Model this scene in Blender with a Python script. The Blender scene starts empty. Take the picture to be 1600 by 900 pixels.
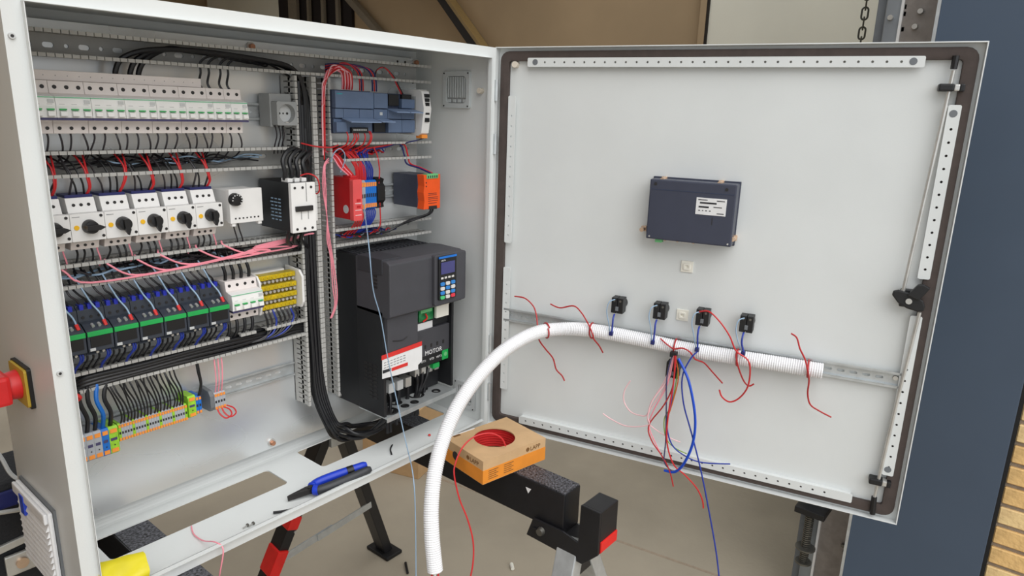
import bpy, bmesh, math, random
from mathutils import Vector, Matrix
random.seed(7)
SC = bpy.context.scene
COL = SC.collection
# ------------------------------------------------------------------ camera
FPX = 1073.81
RX = Vector((0.6341798, -0.7725648, 0.0309777))
RY = Vector((-0.1722394, -0.1802184, -0.9684291))   # image down
RZ = Vector((0.7537570, 0.6088226, -0.2473570))     # forward
CAM = Vector((-0.3230027, -1.1554763, 0.8482490))
PHI = 1.337274
HINGE = Vector((1.0193, 0.00466, 0.0))
cd = bpy.data.cameras.new('camera'); cam = bpy.data.objects.new('camera', cd); COL.objects.link(cam)
cd.sensor_width = 36.0; cd.lens = FPX * 36.0 / 1600.0; cd.clip_start = 0.05; cd.clip_end = 60
cam.matrix_world = Matrix(((RX.x, -RY.x, -RZ.x, CAM.x), (RX.y, -RY.y, -RZ.y, CAM.y), (RX.z, -RY.z, -RZ.z, CAM.z), (0, 0, 0, 1)))
SC.camera = cam
# ------------------------------------------------------------------ light
SC.view_settings.view_transform = 'Standard'
SC.view_settings.look = 'None'
SC.view_settings.gamma = 1.0
SC.view_settings.exposure = 0.0
SC.view_settings.use_curve_mapping = False
wd = bpy.data.worlds.new('overcast_sky'); SC.world = wd; wd.use_nodes = True
bg = wd.node_tree.nodes['Background']
bg.inputs[0].default_value = (0.90, 0.95, 1.0, 1); bg.inputs[1].default_value = 0.86
sl = bpy.data.lights.new('hazy_sun', 'SUN'); so = bpy.data.objects.new('hazy_sun', sl); COL.objects.link(so)
sl.energy = 2.9; sl.angle = math.radians(75); sl.color = (1.0, 0.985, 0.965)
so.rotation_euler = Vector((0.18, 0.62, -0.77)).to_track_quat('-Z', 'Y').to_euler()
# ------------------------------------------------------------------ pixel helpers (points at a real depth)
def ray(u, v): return RX * ((u - 800) / FPX) + RY * ((v - 450) / FPX) + RZ
def P(u, v, y): r = ray(u, v); return CAM + r * ((y - CAM.y) / r.y)
def PX(u, v, x): r = ray(u, v); return CAM + r * ((x - CAM.x) / r.x)
def PZ(u, v, z): r = ray(u, v); return CAM + r * ((z - CAM.z) / r.z)
def PK(u, v, t): return CAM + ray(u, v) * t
DOORM = Matrix.Translation(HINGE) @ Matrix.Rotation(-PHI, 4, 'Z')
DINV = DOORM.inverted()
def PD(u, v, off):                                   # point in door coordinates
    o = DINV @ CAM; r = DINV.to_3x3() @ ray(u, v)
    return o + r * ((off - o.y) / r.y)
# ------------------------------------------------------------------ materials
def lin(c): return tuple((x / 12.92 if x <= .04045 else ((x + .055) / 1.055) ** 2.4) for x in [v / 255 for v in c])
MATS = {}
def mat(name, rgb, rough=.5, metal=0., var=.06, scale=30., bump=0., spec=.5, bscale=None, rvar=0., coat=0, alpha=1, trans=0):
    m = bpy.data.materials.new(name); m.use_nodes = True; nt = m.node_tree; b = nt.nodes['Principled BSDF']
    c = lin(rgb)
    b.inputs['Roughness'].default_value = rough; b.inputs['Metallic'].default_value = metal
    b.inputs['Specular IOR Level'].default_value = spec
    if trans: b.inputs['Transmission Weight'].default_value = trans
    if alpha < 1: b.inputs['Alpha'].default_value = alpha
    tc = nt.nodes.new('ShaderNodeTexCoord'); nz = nt.nodes.new('ShaderNodeTexNoise')
    nz.inputs['Scale'].default_value = scale; nz.inputs['Detail'].default_value = 1 if name == 'plate' else 4
    nt.links.new(tc.outputs['Object'], nz.inputs['Vector'])
    rp = nt.nodes.new('ShaderNodeValToRGB'); rp.color_ramp.interpolation = 'EASE'
    rp.color_ramp.elements[0].position = .3; rp.color_ramp.elements[1].position = .7
    rp.color_ramp.elements[0].color = tuple(x * (1 - var) for x in c) + (1,)
    rp.color_ramp.elements[1].color = tuple(min(1, x * (1 + var)) for x in c) + (1,)
    nt.links.new(nz.outputs['Fac'], rp.inputs['Fac']); nt.links.new(rp.outputs['Color'], b.inputs['Base Color'])
    if rvar:
        mr = nt.nodes.new('ShaderNodeMapRange'); mr.inputs['To Min'].default_value = max(.02, rough - rvar); mr.inputs['To Max'].default_value = min(1, rough + rvar)
        nt.links.new(nz.outputs['Fac'], mr.inputs['Value']); nt.links.new(mr.outputs['Result'], b.inputs['Roughness'])
    if bump:
        n2 = nt.nodes.new('ShaderNodeTexNoise'); n2.inputs['Scale'].default_value = bscale or scale * 4; n2.inputs['Detail'].default_value = 5
        nt.links.new(tc.outputs['Object'], n2.inputs['Vector'])
        bp = nt.nodes.new('ShaderNodeBump'); bp.inputs['Strength'].default_value = bump; bp.inputs['Distance'].default_value = .004
        nt.links.new(n2.outputs['Fac'], bp.inputs['Height']); nt.links.new(bp.outputs['Normal'], b.inputs['Normal'])
    MATS[name] = m; return m
mat('paint', (220, 223, 222), .38, var=.02, scale=6, bump=.04, bscale=350)
mat('paint_vent', (240, 241, 243), .5, var=.03)
mat('plate', (226, 229, 230), .30, .62, var=.07, scale=4, rvar=.14)
mat('galv', (196, 200, 201), .36, .55, var=.07, scale=40, rvar=.1)
mat('steel', (205, 204, 200), .32, .6, var=.08)
mat('screw', (120, 118, 112), .4, .8)
mat('copperscrew', (196, 140, 110), .35, .8)
mat('duct', (182, 181, 177), .5, var=.05)
mat('white', (236, 235, 233), .45, var=.02)
mat('mcbbody', (232, 224, 220), .5, var=.03)
mat('lightgrey', (196, 198, 198), .5, var=.03)
mat('socketgrey', (150, 152, 152), .5, var=.03)
mat('termgrey', (170, 174, 180), .5, var=.04)
mat('midgrey', (110, 114, 118), .5, var=.05)
mat('black', (22, 22, 24), .45, var=.1)
mat('rubber', (15, 15, 17), .55, var=.1)
mat('dot', (38, 36, 36), .5, var=.1)
mat('charcoal', (52, 53, 58), .5, var=.05, bump=.05, bscale=600)
mat('drive', (66, 66, 71), .5, var=.04, bump=.05, bscale=700)
mat('driveblack', (28, 29, 32), .5, var=.08)
mat('slate', (58, 62, 78), .42, var=.04)
mat('contactor', (50, 56, 66), .45, var=.08)
mat('plc', (92, 110, 138), .42, var=.05)
mat('plclit', (128, 148, 180), .4, var=.04)  # controller blue painted brighter for flaps lit from above
mat('plcdark', (44, 56, 82), .45, var=.05)
mat('navy', (30, 36, 96), .45, var=.1)
mat('violet', (70, 66, 104), .5, var=.06)
mat('green', (30, 165, 80), .45, var=.06)
mat('mint', (120, 190, 150), .5, var=.05)
mat('palegreen', (110, 190, 125), .5, var=.05)
mat('gy', (150, 205, 50), .5, var=.15, scale=120)
mat('pcb', (40, 130, 75), .4, var=.3, scale=150)
mat('orange', (244, 150, 60), .5, var=.05)
mat('psuorange', (238, 88, 28), .42, var=.04)
mat('yellow', (246, 190, 30), .45, var=.05)
mat('brassyellow', (216, 190, 40), .32, .35, var=.15, scale=90)
mat('bagyellow', (218, 204, 44), .3, var=.08, scale=14, bump=.2, bscale=20)
mat('blue', (20, 110, 200), .45, var=.06)
mat('clampblue', (30, 45, 170), .45, var=.08)
mat('wireblue', (28, 52, 150), .42, var=.06)
mat('cableblue', (20, 72, 190), .4, var=.05)
mat('lightblue', (146, 172, 196), .42, var=.05)
mat('wirered', (200, 40, 44), .42, var=.06)
mat('tapered', (178, 40, 42), .42, var=.06)
mat('wirepink', (244, 150, 165), .45, var=.05)
mat('palepink', (240, 196, 200), .45, var=.04)
mat('wireblack', (24, 24, 27), .38, var=.1)
mat('wiredark', (46, 42, 46), .42, var=.15)
mat('wiregreen', (140, 175, 60), .45)
mat('wireorange', (200, 100, 40), .45)
mat('relayred', (190, 26, 30), .42, var=.06)
mat('relayface', (226, 84, 84), .38, var=.05)
mat('switchred', (214, 36, 38), .4, var=.05)
mat('switchyellow', (196, 164, 56), .5)
mat('hose', (236, 236, 238), .45, var=.02)
mat('gasket', (74, 64, 60), .75, var=.08, scale=60, bump=.1, bscale=200)
mat('pad', (236, 233, 222), .5, var=.02)
mat('knobcream', (222, 212, 196), .5, var=.05)
mat('clear', (200, 205, 206), .22, var=.02)
mat('screen', (66, 66, 120), .2, var=.03)
mat('keyblue', (50, 130, 205), .4); mat('keywhite', (215, 212, 208), .4); mat('keygreen', (80, 195, 120), .4); mat('keyred', (220, 60, 75), .4)
mat('brass', (212, 184, 158), .3, .6, var=.1)
mat('card', (199, 164, 122), .75, var=.05, scale=25, bump=.05)
mat('cardorange', (226, 140, 44), .7, var=.04)
mat('ink', (120, 84, 44), .8); mat('inkgrey', (130, 130, 130), .7); mat('inkdark', (40, 40, 44), .7); mat('teal', (60, 190, 200), .5)
mat('labelwhite', (228, 228, 228), .5, var=.03); mat('labelred', (214, 48, 44), .5); mat('labelyellow', (240, 205, 40), .5); mat('textwhite', (235, 235, 235), .5)
mat('horse', (26, 26, 29), .42, var=.12, bump=.06, bscale=500)
mat('horsetop', (84, 84, 90), .4, .3, var=.95, scale=200, bump=1.0, bscale=380)
mat('horsered', (222, 38, 34), .4, var=.06)
mat('plierblue', (26, 60, 190), .42, var=.05); mat('pliergrey', (52, 54, 58), .5, var=.08); mat('pliersteel', (62, 60, 60), .35, .7)
mat('tape', (40, 70, 190), .5)
mat('concrete', (163, 153, 136), .82, var=.1, scale=2.2, bump=.25, bscale=60)
mat('wallbrown', (176, 153, 122), .85, var=.05, scale=1.5, bump=.05)
mat('wallcream', (238, 236, 222), .85, var=.03, scale=2, bump=.05)
mat('ceiling', (150, 146, 138), .9)
mat('anthracite', (70, 84, 102), .45, var=.04, scale=3)
mat('mortar', (160, 144, 126), .9, var=.1, scale=60, bump=.4)
for i, c in enumerate([(244, 204, 142), (236, 194, 130), (248, 212, 154)]): mat('brick%d' % i, c, .9, var=.12, scale=22, bump=.5, bscale=90)
mat('railgrey', (150, 156, 162), .4, .6, var=.08, scale=8)
mat('railpink', (150, 142, 136), .55, .2, var=.12, scale=30)
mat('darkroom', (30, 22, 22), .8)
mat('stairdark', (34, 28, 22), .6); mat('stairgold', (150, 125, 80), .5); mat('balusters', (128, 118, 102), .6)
mat('chain', (92, 92, 84), .5, .6)
mat('bagblack', (24, 25, 30), .7, var=.15, bump=.4, bscale=200)
# ------------------------------------------------------------------ mesh builder
def rrect(x0, x1, z0, z1, r, n=4):
    out = []
    for cx, cz, a in ((x1 - r, z1 - r, 0), (x0 + r, z1 - r, 90), (x0 + r, z0 + r, 180), (x1 - r, z0 + r, 270)):
        for i in range(n + 1):
            t = math.radians(a + 90 * i / n); out.append((cx + r * math.cos(t), cz + r * math.sin(t)))
    return out
def circ(cx, cz, r, n=10): return [(cx + r * math.cos(2 * math.pi * i / n), cz + r * math.sin(2 * math.pi * i / n)) for i in range(n)]
XZ = lambda a, b, c: (a, c, b)
XY = lambda a, b, c: (a, b, c)
YZ = lambda a, b, c: (c, a, b)
class MB:
    def __init__(s): s.v = []; s.f = []
    def add(s, vs, fs):
        o = len(s.v); s.v += [tuple(v) for v in vs]; s.f += [tuple(i + o for i in f) for f in fs]; return s
    def box(s, x0, x1, y0, y1, z0, z1):
        return s.add([(x, y, z) for x in (x0, x1) for y in (y0, y1) for z in (z0, z1)],
                     [(0, 1, 3, 2), (4, 6, 7, 5), (0, 4, 5, 1), (2, 3, 7, 6), (0, 2, 6, 4), (1, 5, 7, 3)])
    def cyl(s, p0, p1, r0, r1=None, n=12):
        return s.tube([p0, p1], [r0, r0 if r1 is None else r1], n)
    def tube(s, pts, r, n=6, caps=True):
        pts = [Vector(p) for p in pts]; k = len(pts)
        if not isinstance(r, (list, tuple)): r = [r] * k
        up = None; rings = []
        for i in range(k):
            t = (pts[min(i + 1, k - 1)] - pts[max(i - 1, 0)])
            if t.length < 1e-9: t = Vector((0, 0, 1))
            t.normalize()
            if up is None:
                up = Vector((0, 0, 1)) if abs(t.z) < .9 else Vector((1, 0, 0))
            a = (up - t * up.dot(t))
            if a.length < 1e-6: a = t.orthogonal()
            a.normalize(); up = a; b = t.cross(a)
            rings.append([pts[i] + (a * math.cos(2 * math.pi * j / n) + b * math.sin(2 * math.pi * j / n)) * r[i] for j in range(n)])
        o = len(s.v)
        for g in rings: s.v += [tuple(q) for q in g]
        for i in range(k - 1):
            for j in range(n):
                s.f.append((o + i * n + j, o + i * n + (j + 1) % n, o + (i + 1) * n + (j + 1) % n, o + (i + 1) * n + j))
        if caps:
            s.f.append(tuple(o + j for j in range(n))[::-1]); s.f.append(tuple(o + (k - 1) * n + j for j in range(n)))
        return s
    def prism(s, prof, f, c0, c1):
        n = len(prof); vs = [f(a, b, c0) for a, b in prof] + [f(a, b, c1) for a, b in prof]
        return s.add(vs, [tuple(range(n)), tuple(range(2 * n - 1, n - 1, -1))] + [(i, i + n, (i + 1) % n + n, (i + 1) % n) for i in range(n)])
    def plate(s, outer, holes, f, c0, c1):
        bm = bmesh.new(); loops = []
        for lp in [outer] + holes:
            vs = [bm.verts.new((a, b, 0)) for a, b in lp]; loops.append(vs)
            for i in range(len(vs)): bm.edges.new((vs[i], vs[(i + 1) % len(vs)]))
        bm.verts.index_update()
        g = bmesh.ops.triangle_fill(bm, edges=bm.edges[:], use_beauty=True, use_dissolve=False)
        bm.verts.index_update(); n = len(bm.verts); fs = [tuple(v.index for v in fc.verts) for fc in bm.faces]
        vs = [f(v.co.x, v.co.y, c0) for v in bm.verts] + [f(v.co.x, v.co.y, c1) for v in bm.verts]
        out = fs + [tuple(i + n for i in t[::-1]) for t in fs]
        for lp in loops:
            ix = [v.index for v in lp]
            for i in range(len(ix)): a, b = ix[i], ix[(i + 1) % len(ix)]; out.append((a, b, b + n, a + n))
        bm.free(); return s.add(vs, out)
    def ball(s, c, r, n=10, sz=1.0):
        c = Vector(c); m = max(4, n // 2); o = len(s.v)
        for i in range(m + 1):
            a = math.pi * i / m
            for j in range(n):
                b = 2 * math.pi * j / n; s.v.append((c.x + r * math.sin(a) * math.cos(b), c.y + r * math.sin(a) * math.sin(b), c.z + r * sz * math.cos(a)))
        for i in range(m):
            for j in range(n): s.f.append((o + i * n + j, o + (i + 1) * n + j, o + (i + 1) * n + (j + 1) % n, o + i * n + (j + 1) % n))
        return s
    def mesh(s, name, m, off, bevel=0, smooth=False, seg=2):
        me = bpy.data.meshes.new(name); bm = bmesh.new()
        vs = [bm.verts.new(Vector(v) - off) for v in s.v]
        for f in s.f:
            try: bm.faces.new([vs[i] for i in f])
            except ValueError: pass
        bmesh.ops.remove_doubles(bm, verts=bm.verts[:], dist=1e-7)
        bmesh.ops.recalc_face_normals(bm, faces=bm.faces[:])
        if bevel:
            es = [e for e in bm.edges if len(e.link_faces) == 2 and e.calc_face_angle(0) > .6]
            bmesh.ops.bevel(bm, geom=es, offset=bevel, segments=seg, affect='EDGES', profile=.6, clamp_overlap=True)
        if smooth:
            for f in bm.faces: f.smooth = True
            for e in bm.edges:
                if len(e.link_faces) == 2 and e.calc_face_angle(0) > .7: e.smooth = False
        bm.to_mesh(me); bm.free(); me.materials.append(MATS[m]); return me
    def build(s, name, m, parent=None, bevel=0, smooth=False, label=None, seg=2):
        off = ORG.get(parent.name, Vector((0, 0, 0))) if parent else Vector((0, 0, 0))
        o = bpy.data.objects.new(name, s.mesh(name, m, off, bevel, smooth, seg)); COL.objects.link(o)
        if parent: o.parent = parent; ORG[o.name] = off
        if label: o['label'] = label
        return o
ORG = {}
def tag(o, label, cat, group=None):
    o['label'] = label; o['category'] = cat
    if group: o['group'] = group
    return o
def place(o, loc, frame='W', rot=None):
    M = Matrix.Translation(Vector(loc))
    if rot is not None: M = M @ rot.to_4x4()
    if frame == 'D': M = DOORM @ M
    o.matrix_world = M
def thing(name, label, cat, loc, frame='W', group=None, rot=None):
    """an Empty at the base; parts are built in frame coordinates, or in local ones when rot is given"""
    o = bpy.data.objects.new(name, None); o.empty_display_size = .02; COL.objects.link(o)
    place(o, loc, frame, rot); ORG[o.name] = Vector((0, 0, 0)) if rot is not None else Vector(loc)
    return tag(o, label, cat, group)
def one(name, mb, m, label, cat, loc, frame='W', group=None, bevel=0, smooth=False, rot=None):
    loc = Vector(loc); off = Vector((0, 0, 0)) if rot is not None else loc
    o = bpy.data.objects.new(name, mb.mesh(name, m, off, bevel, smooth)); COL.objects.link(o)
    place(o, loc, frame, rot); ORG[o.name] = off
    return tag(o, label, cat, group)
def kids(o): return [c for c in bpy.data.objects if c.parent == o]
def dup(root, delta, label, group=None):
    tree = KC.setdefault(root.name, [(c, kids(c)) for c in kids(root)])
    r = root.copy(); COL.objects.link(r); r.matrix_world = Matrix.Translation(Vector(delta)) @ root.matrix_world
    r['label'] = label
    if group: r['group'] = group
    for c, gs in tree:
        k = c.copy(); COL.objects.link(k); k.parent = r
        for g in gs: q = g.copy(); COL.objects.link(q); q.parent = k
    return r
KC = {}
def struct(o): o['kind'] = 'structure'; return o
def text(name, s, size, M, m, parent, align='LEFT'):
    cu = bpy.data.curves.new(name, 'FONT'); cu.body = s; cu.size = size; cu.extrude = .0002; cu.align_x = align; cu.resolution_u = 2
    t = bpy.data.objects.new(name, cu); COL.objects.link(t)
    bpy.context.view_layer.update()
    me = bpy.data.meshes.new_from_object(t.evaluated_get(bpy.context.evaluated_depsgraph_get()))
    bpy.data.objects.remove(t); me.transform(M)
    me.transform(Matrix.Translation(-ORG.get(parent.name, Vector((0, 0, 0)))))
    me.materials.clear(); me.materials.append(MATS[m])
    o = bpy.data.objects.new(name, me); COL.objects.link(o); o.parent = parent; ORG[o.name] = ORG.get(parent.name, Vector((0, 0, 0))); return o
def face(x, y, z, rz=0): return Matrix.Translation((x, y, z)) @ Matrix.Rotation(rz, 4, 'Z') @ Matrix.Rotation(math.pi / 2, 4, 'X')
def spl(pts, sub=6):
    p = [Vector(q) for q in pts]
    if len(p) < 3: return p
    out = []
    for i in range(len(p) - 1):
        a, b, c, d = p[max(i - 1, 0)], p[i], p[i + 1], p[min(i + 2, len(p) - 1)]
        for k in range(sub):
            t = k / sub
            out.append(.5 * ((2 * b) + (c - a) * t + (2 * a - 5 * b + 4 * c - d) * t * t + (3 * b - a - 3 * c + d) * t ** 3))
    out.append(p[-1]); return out
def wire(label, pts, r, m, frame='W', group=None, name='wire', cat='wire', n=6, sub=5):
    return one(name, MB().tube(spl(pts, sub), r, n), m, label, cat, pts[0], frame, group, smooth=True)
OR = ['first', 'second', 'third', 'fourth', 'fifth', 'sixth', 'seventh', 'eighth', 'ninth', 'tenth', 'eleventh', 'twelfth', 'thirteenth', 'fourteenth', 'fifteenth', 'sixteenth', 'seventeenth', 'eighteenth', 'nineteenth', 'twentieth']
OR += ['twenty-' + w for w in OR[:9]] + ['thirtieth'] + ['thirty-' + w for w in OR[:9]]
# ================================================================== setting
G = -0.80
fl = struct(MB().box(-6, 8, -6, 9, G - .1, G).build('floor', 'concrete'))
fj = MB()
for a, b in ((PZ(965, 845, G), PZ(1100, 892, G)),):
    d_ = (b - a).normalized(); p_ = Vector((-d_.y, d_.x, 0)) * .006
    a = a - d_ * 2.2; b = b + d_ * 2.5
    fj.add([a + p_, b + p_, b - p_, a - p_, a + p_ + Vector((0, 0, .001)), b + p_ + Vector((0, 0, .001)), b - p_ + Vector((0, 0, .001)), a - p_ + Vector((0, 0, .001))],
           [(0, 1, 2, 3), (4, 5, 6, 7), (0, 1, 5, 4), (1, 2, 6, 5), (2, 3, 7, 6), (3, 0, 4, 7)])
fj.build('floor_joint', 'mortar', fl)
FX = 1.86                                            # outer face of the facade beside the gateway
wr = struct(MB().box(FX + .03, FX + .22, -5, -.80, G, 3.4).build('wall_right', 'mortar'))
shared = {}
course, blen = .0625, .214
for k in range(38):
    z = G + .012 + k * course
    y = -1.150
    first = blen * (.5 if k % 2 else 1.0)
    L = [first] + [blen] * 4
    for i, l in enumerate(L):
        key = (round(l, 3), random.randrange(3))
        if key not in shared:
            shared[key] = MB().box(0, .036, -l + .011, 0, 0, course - .0125).mesh('brick', 'brick%d' % key[1], Vector((0, 0, 0)), .003, False, 1)
        o = bpy.data.objects.new('brick', shared[key]); COL.objects.link(o); o.parent = wr
        o.location = (FX + .020 + random.uniform(0, .003), y, z); y -= l
ap = struct(MB().box(FX - .02, FX + .10, -1.140, -.800, G, 3.4).build('trim_1', 'anthracite', bevel=.002))
MB().box(FX - .024, FX + .06, -.800, -.792, G, 3.4).build('edge_strip', 'galv', ap)
MB().box(FX - .012, FX + .03, -1.150, -1.140, G, 3.4).build('joint_seal', 'rubber', ap)
struct(MB().box(FX + .03, FX + .22, -.8, 7.5, 2.75, 3.4).build('wall_front', 'wallcream'))
struct(MB().box(FX + .03, FX + .22, 7.0, 9, G, 2.75).build('wall_left', 'wallbrown'))
wb = struct(MB().box(4.92, 5.1, -2, 9, G, 3.4).build('wall_back', 'wallbrown'))
struct(MB().box(FX + .22, 5.1, -2.2, -2.0, G, 3.4).build('wall_side', 'wallcream'))
struct(MB().box(FX + .22, 5.1, 8.8, 9.0, G, 3.4).build('wall_end', 'wallbrown'))
ce = struct(MB().box(FX + .03, 5.1, 2.2, 9.0, 3.4, 3.5).box(FX + .03, 5.1, -2.2, -1.4, 3.4, 3.5).box(FX + .03, 2.6, -1.4, 2.2, 3.4, 3.5).build('ceiling', 'ceiling'))  # unseen roof gap added so sky light brightens the pale wall
struct(MB().box(-.62, -.46, -.40, 6, G, 3.2).build('wall_shade_added', 'wallbrown'))  # unseen wall added to darken the cabinet's outer left side
cp_ = struct(MB().box(4.88, 4.92, -1.9, 1.24, G, 3.3).build('trim_2', 'wallcream'))
MB().box(4.86, 4.92, 1.24, 1.29, G, 3.3).build('corner_post', 'wallbrown', cp_)
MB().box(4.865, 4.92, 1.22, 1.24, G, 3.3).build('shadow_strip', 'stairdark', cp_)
# gateway guide rail beside the dark panel
gr = thing('gate_guide_rail', 'galvanised vertical guide rail with bolts beside the dark blue panel', 'rail', (2.05, -.68, G))
yy = lambda u: PX(u, 40, 1.965).y
MB().box(1.965, 1.99, -.80, yy(1409), G, 3.2).build('mounting_strip', 'railpink', gr)
MB().box(1.955, 2.00, yy(1409), yy(1404.5), G, 3.2).build('web', 'white', gr)
MB().box(1.965, 1.985, yy(1404.5), yy(1380), G, 3.2).build('channel', 'railgrey', gr, .003)
MB().box(1.985, 2.06, yy(1380), yy(1364), G, 3.2).build('flange', 'midgrey', gr, .003)
for (a, b) in ((1392, 28), (1430, 42), (1439, 18)):
    q = PX(a, b, 1.964); MB().cyl(q, q + Vector((-.012, 0, 0)), .0085, .007, 12).build('bolt', 'steel', gr, smooth=True)
for (a, b) in ((1318, 851), (1320, 862)):
    q = PX(a, b, 1.965); MB().cyl(q, q + Vector((-.012, 0, 0)), .007, .006, 10).build('bolt', 'screw', gr, smooth=True)
for (a, b) in ((1413, 11), (1412, 22), (1409, 46)):
    q = PX(a, b, 1.968); MB().box(q.x - .003, q.x + .002, q.y - .006, q.y + .006, q.z - .006, q.z + .006).build('plate_slot', 'labelwhite', gr)
# spring bumper
sp = PX(1259, 850, 1.90)
sb = thing('spring_bumper', 'rusty coil spring bumper standing below the open cabinet door corner', 'bumper', (sp.x, sp.y, sp.z - .09))
b0 = Vector((sp.x, sp.y, sp.z - .07))
MB().cyl(b0, b0 + Vector((0, 0, .006)), .026, n=20).build('foot_disc', 'screw', sb, smooth=True)
MB().cyl(b0 + Vector((0, 0, .055)), b0 + Vector((0, 0, .060)), .032, n=20).build('washer', 'screw', sb, smooth=True)
MB().cyl(b0, b0 + Vector((0, 0, .2)), .009, n=10).build('rod', 'screw', sb, smooth=True)
MB().tube([b0 + Vector((.012 * math.cos(i * .7), .012 * math.sin(i * .7), .006 + i * .19 / 230)) for i in range(230)], .0028, 5).build('coil', 'screw', sb, smooth=True)
MB().box(sp.x - .03, sp.x + .10, sp.y - .05, sp.y + .045, sp.z + .118, sp.z + .14).build('bracket', 'black', sb, .003)
# hoist chain
ch = thing('hoist_chain', 'grey steel link chain hanging in front of the pale wall', 'chain', PK(1350, 30, 2.75) - Vector((0, 0, .5)))
cc = PK(1350, 30, 2.75); link = None
for i in range(26):
    z = cc.z + .65 - i * .037
    if link is None:
        pts = [(.0115 * math.cos(math.pi * k / 8), 0, .0115 * math.sin(math.pi * k / 8) + .012) for k in range(9)] + [(.0115 * math.cos(math.pi * k / 8), 0, .0115 * math.sin(math.pi * k / 8) - .012) for k in range(8, 17)]; pts.append(pts[0])
        link = MB().tube(pts, .0036, 6, False).mesh('chain_link', 'chain', Vector((0, 0, 0)), 0, True)
    o = bpy.data.objects.new('chain_link', link); COL.objects.link(o); o.parent = ch
    o.location = Vector((cc.x, cc.y, z)) - ORG[ch.name]
    o.rotation_euler = (0, 0, (i % 2) * math.pi / 2 + .25)
struct(MB().box(4.90, 4.93, 6.94, 8.7, G, 3.3).build('trim_3', 'wallcream'))
# staircase against the back wall
st = thing('staircase', 'brown staircase with thin balusters in the dim room behind the cabinet', 'staircase', (4.85, 5.0, G))
def bar(mb, a, b, w, h):
    a = Vector(a); b = Vector(b); t = (b - a).normalized(); s_ = Vector((1, 0, 0)); u_ = t.cross(s_).normalized()
    vs = [q + s_ * (w * i) + u_ * (h * j) for q in (a, b) for i in (-.5, .5) for j in (-.5, .5)]
    return mb.add(vs, [(0, 1, 3, 2), (4, 6, 7, 5), (0, 4, 5, 1), (2, 3, 7, 6), (0, 2, 6, 4), (1, 5, 7, 3)])
def sw(a, b, ext0=0, ext1=0, x=4.85):
    p, q = PX(*a, x), PX(*b, x); d_ = (q - p).normalized(); return p - d_ * ext0, q + d_ * ext1
bar(MB(), *sw((697, 0), (747, 72), 1.0, 3.2), .10, .11).build('stringer', 'stairdark', st)
bar(MB(), *sw((704, 0), (755, 72), 1.0, 3.2), .12, .03).build('stringer_edge', 'stairgold', st)
bar(MB(), *sw((548, 0), (590, 48), 1.0, 2.5), .08, .07).build('handrail', 'balusters', st)
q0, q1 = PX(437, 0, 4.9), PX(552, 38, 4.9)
MB().box(4.88, 4.919, q1.y, q0.y, G, 3.2).build('unlit_opening_panel', 'darkroom', st)  # flat panel painted near-black for the unlit opening behind the balusters
for a, b in ((453, 466), (482, 485), (504, 508), (527, 531)):
    y0 = PX(b, 0, 4.85).y; y1 = PX(a, 0, 4.85).y
    MB().box(4.82, 4.86, y0, y1, G, 3.0).build('baluster', 'balusters', st)
# ================================================================== enclosure
W, D = 1.016, .285
cab = thing('enclosure', 'open light grey steel control cabinet full of wired devices', 'cabinet', (W / 2, D / 2, 0))
T = .003
MB().box(0, W, D - T, D, 0, 1).build('back_panel', 'paint', cab)
MB().box(0, T, .002, D - T, 0, 1).build('side_panel', 'paint', cab)
MB().box(W - T, W, .002, D - T, 0, 1).build('side_panel', 'paint', cab)
MB().box(T, W - T, .002, D - T, 1 - T, 1).build('top_panel', 'paint', cab)
MB().plate([(T, .002), (W - T, .002), (W - T, D - T), (T, D - T)], [rrect(.088, .470, .130, .220, .010), rrect(.566, .985, .132, .246, .010)], XY, 0, T).build('bottom_panel', 'paint', cab)
fw = .026
fr = MB().plate([(0, 0), (W, 0), (W, 1), (0, 1)], [[(fw, fw), (W - fw, fw), (W - fw, 1 - fw), (fw, 1 - fw)]], XZ, 0, .002)
fo = fr.build('front_frame', 'paint', cab)
li = MB()
for a, b, c, e in ((fw - .0015, fw, fw, 1 - fw), (W - fw, W - fw + .0015, fw, 1 - fw)): li.box(a, b, -.011, .001, c, e)
for a, b in ((fw - .0015, fw), (1 - fw, 1 - fw + .0015)): li.box(fw - .0015, W - fw + .0015, -.011, .001, a, b)
li.build('frame_lip', 'paint', fo, .0005)
# rounded skirt along the inside foot of the back panel
prof = [(D - T, .03)] + [(D - T - .03 + .03 * math.cos(t), .033 - .03 * math.sin(t)) for t in [math.pi / 2 * i / 6 for i in range(7)]] + [(D - T, .003)]
MB().prism(prof, YZ, T, W - T).build('floor_fillet', 'paint', cab)
for q in ((18, 56), (93, 583)):
    p = P(*q, 0); MB().cyl(p, p - Vector((0, .003, 0)), .0048, .004, 14).build('frame_screw', 'lightgrey', fo, smooth=True)
    MB().cyl(p - Vector((0, .0031, 0)), p - Vector((0, .0034, 0)), .0022, n=10).build('screw_recess', 'dot', fo)
for z in (.90, .77, .24, .10):
    MB().cyl((W + .002, -.002, z - .025), (W + .002, -.002, z + .025), .005, n=12).build('hinge', 'galv', cab, smooth=True)
p = PX(753, 142, W - T); MB().cyl(p, p - Vector((.012, 0, 0)), .0075, .0068, 14).build('plug', 'knobcream', cab, smooth=True)
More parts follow.
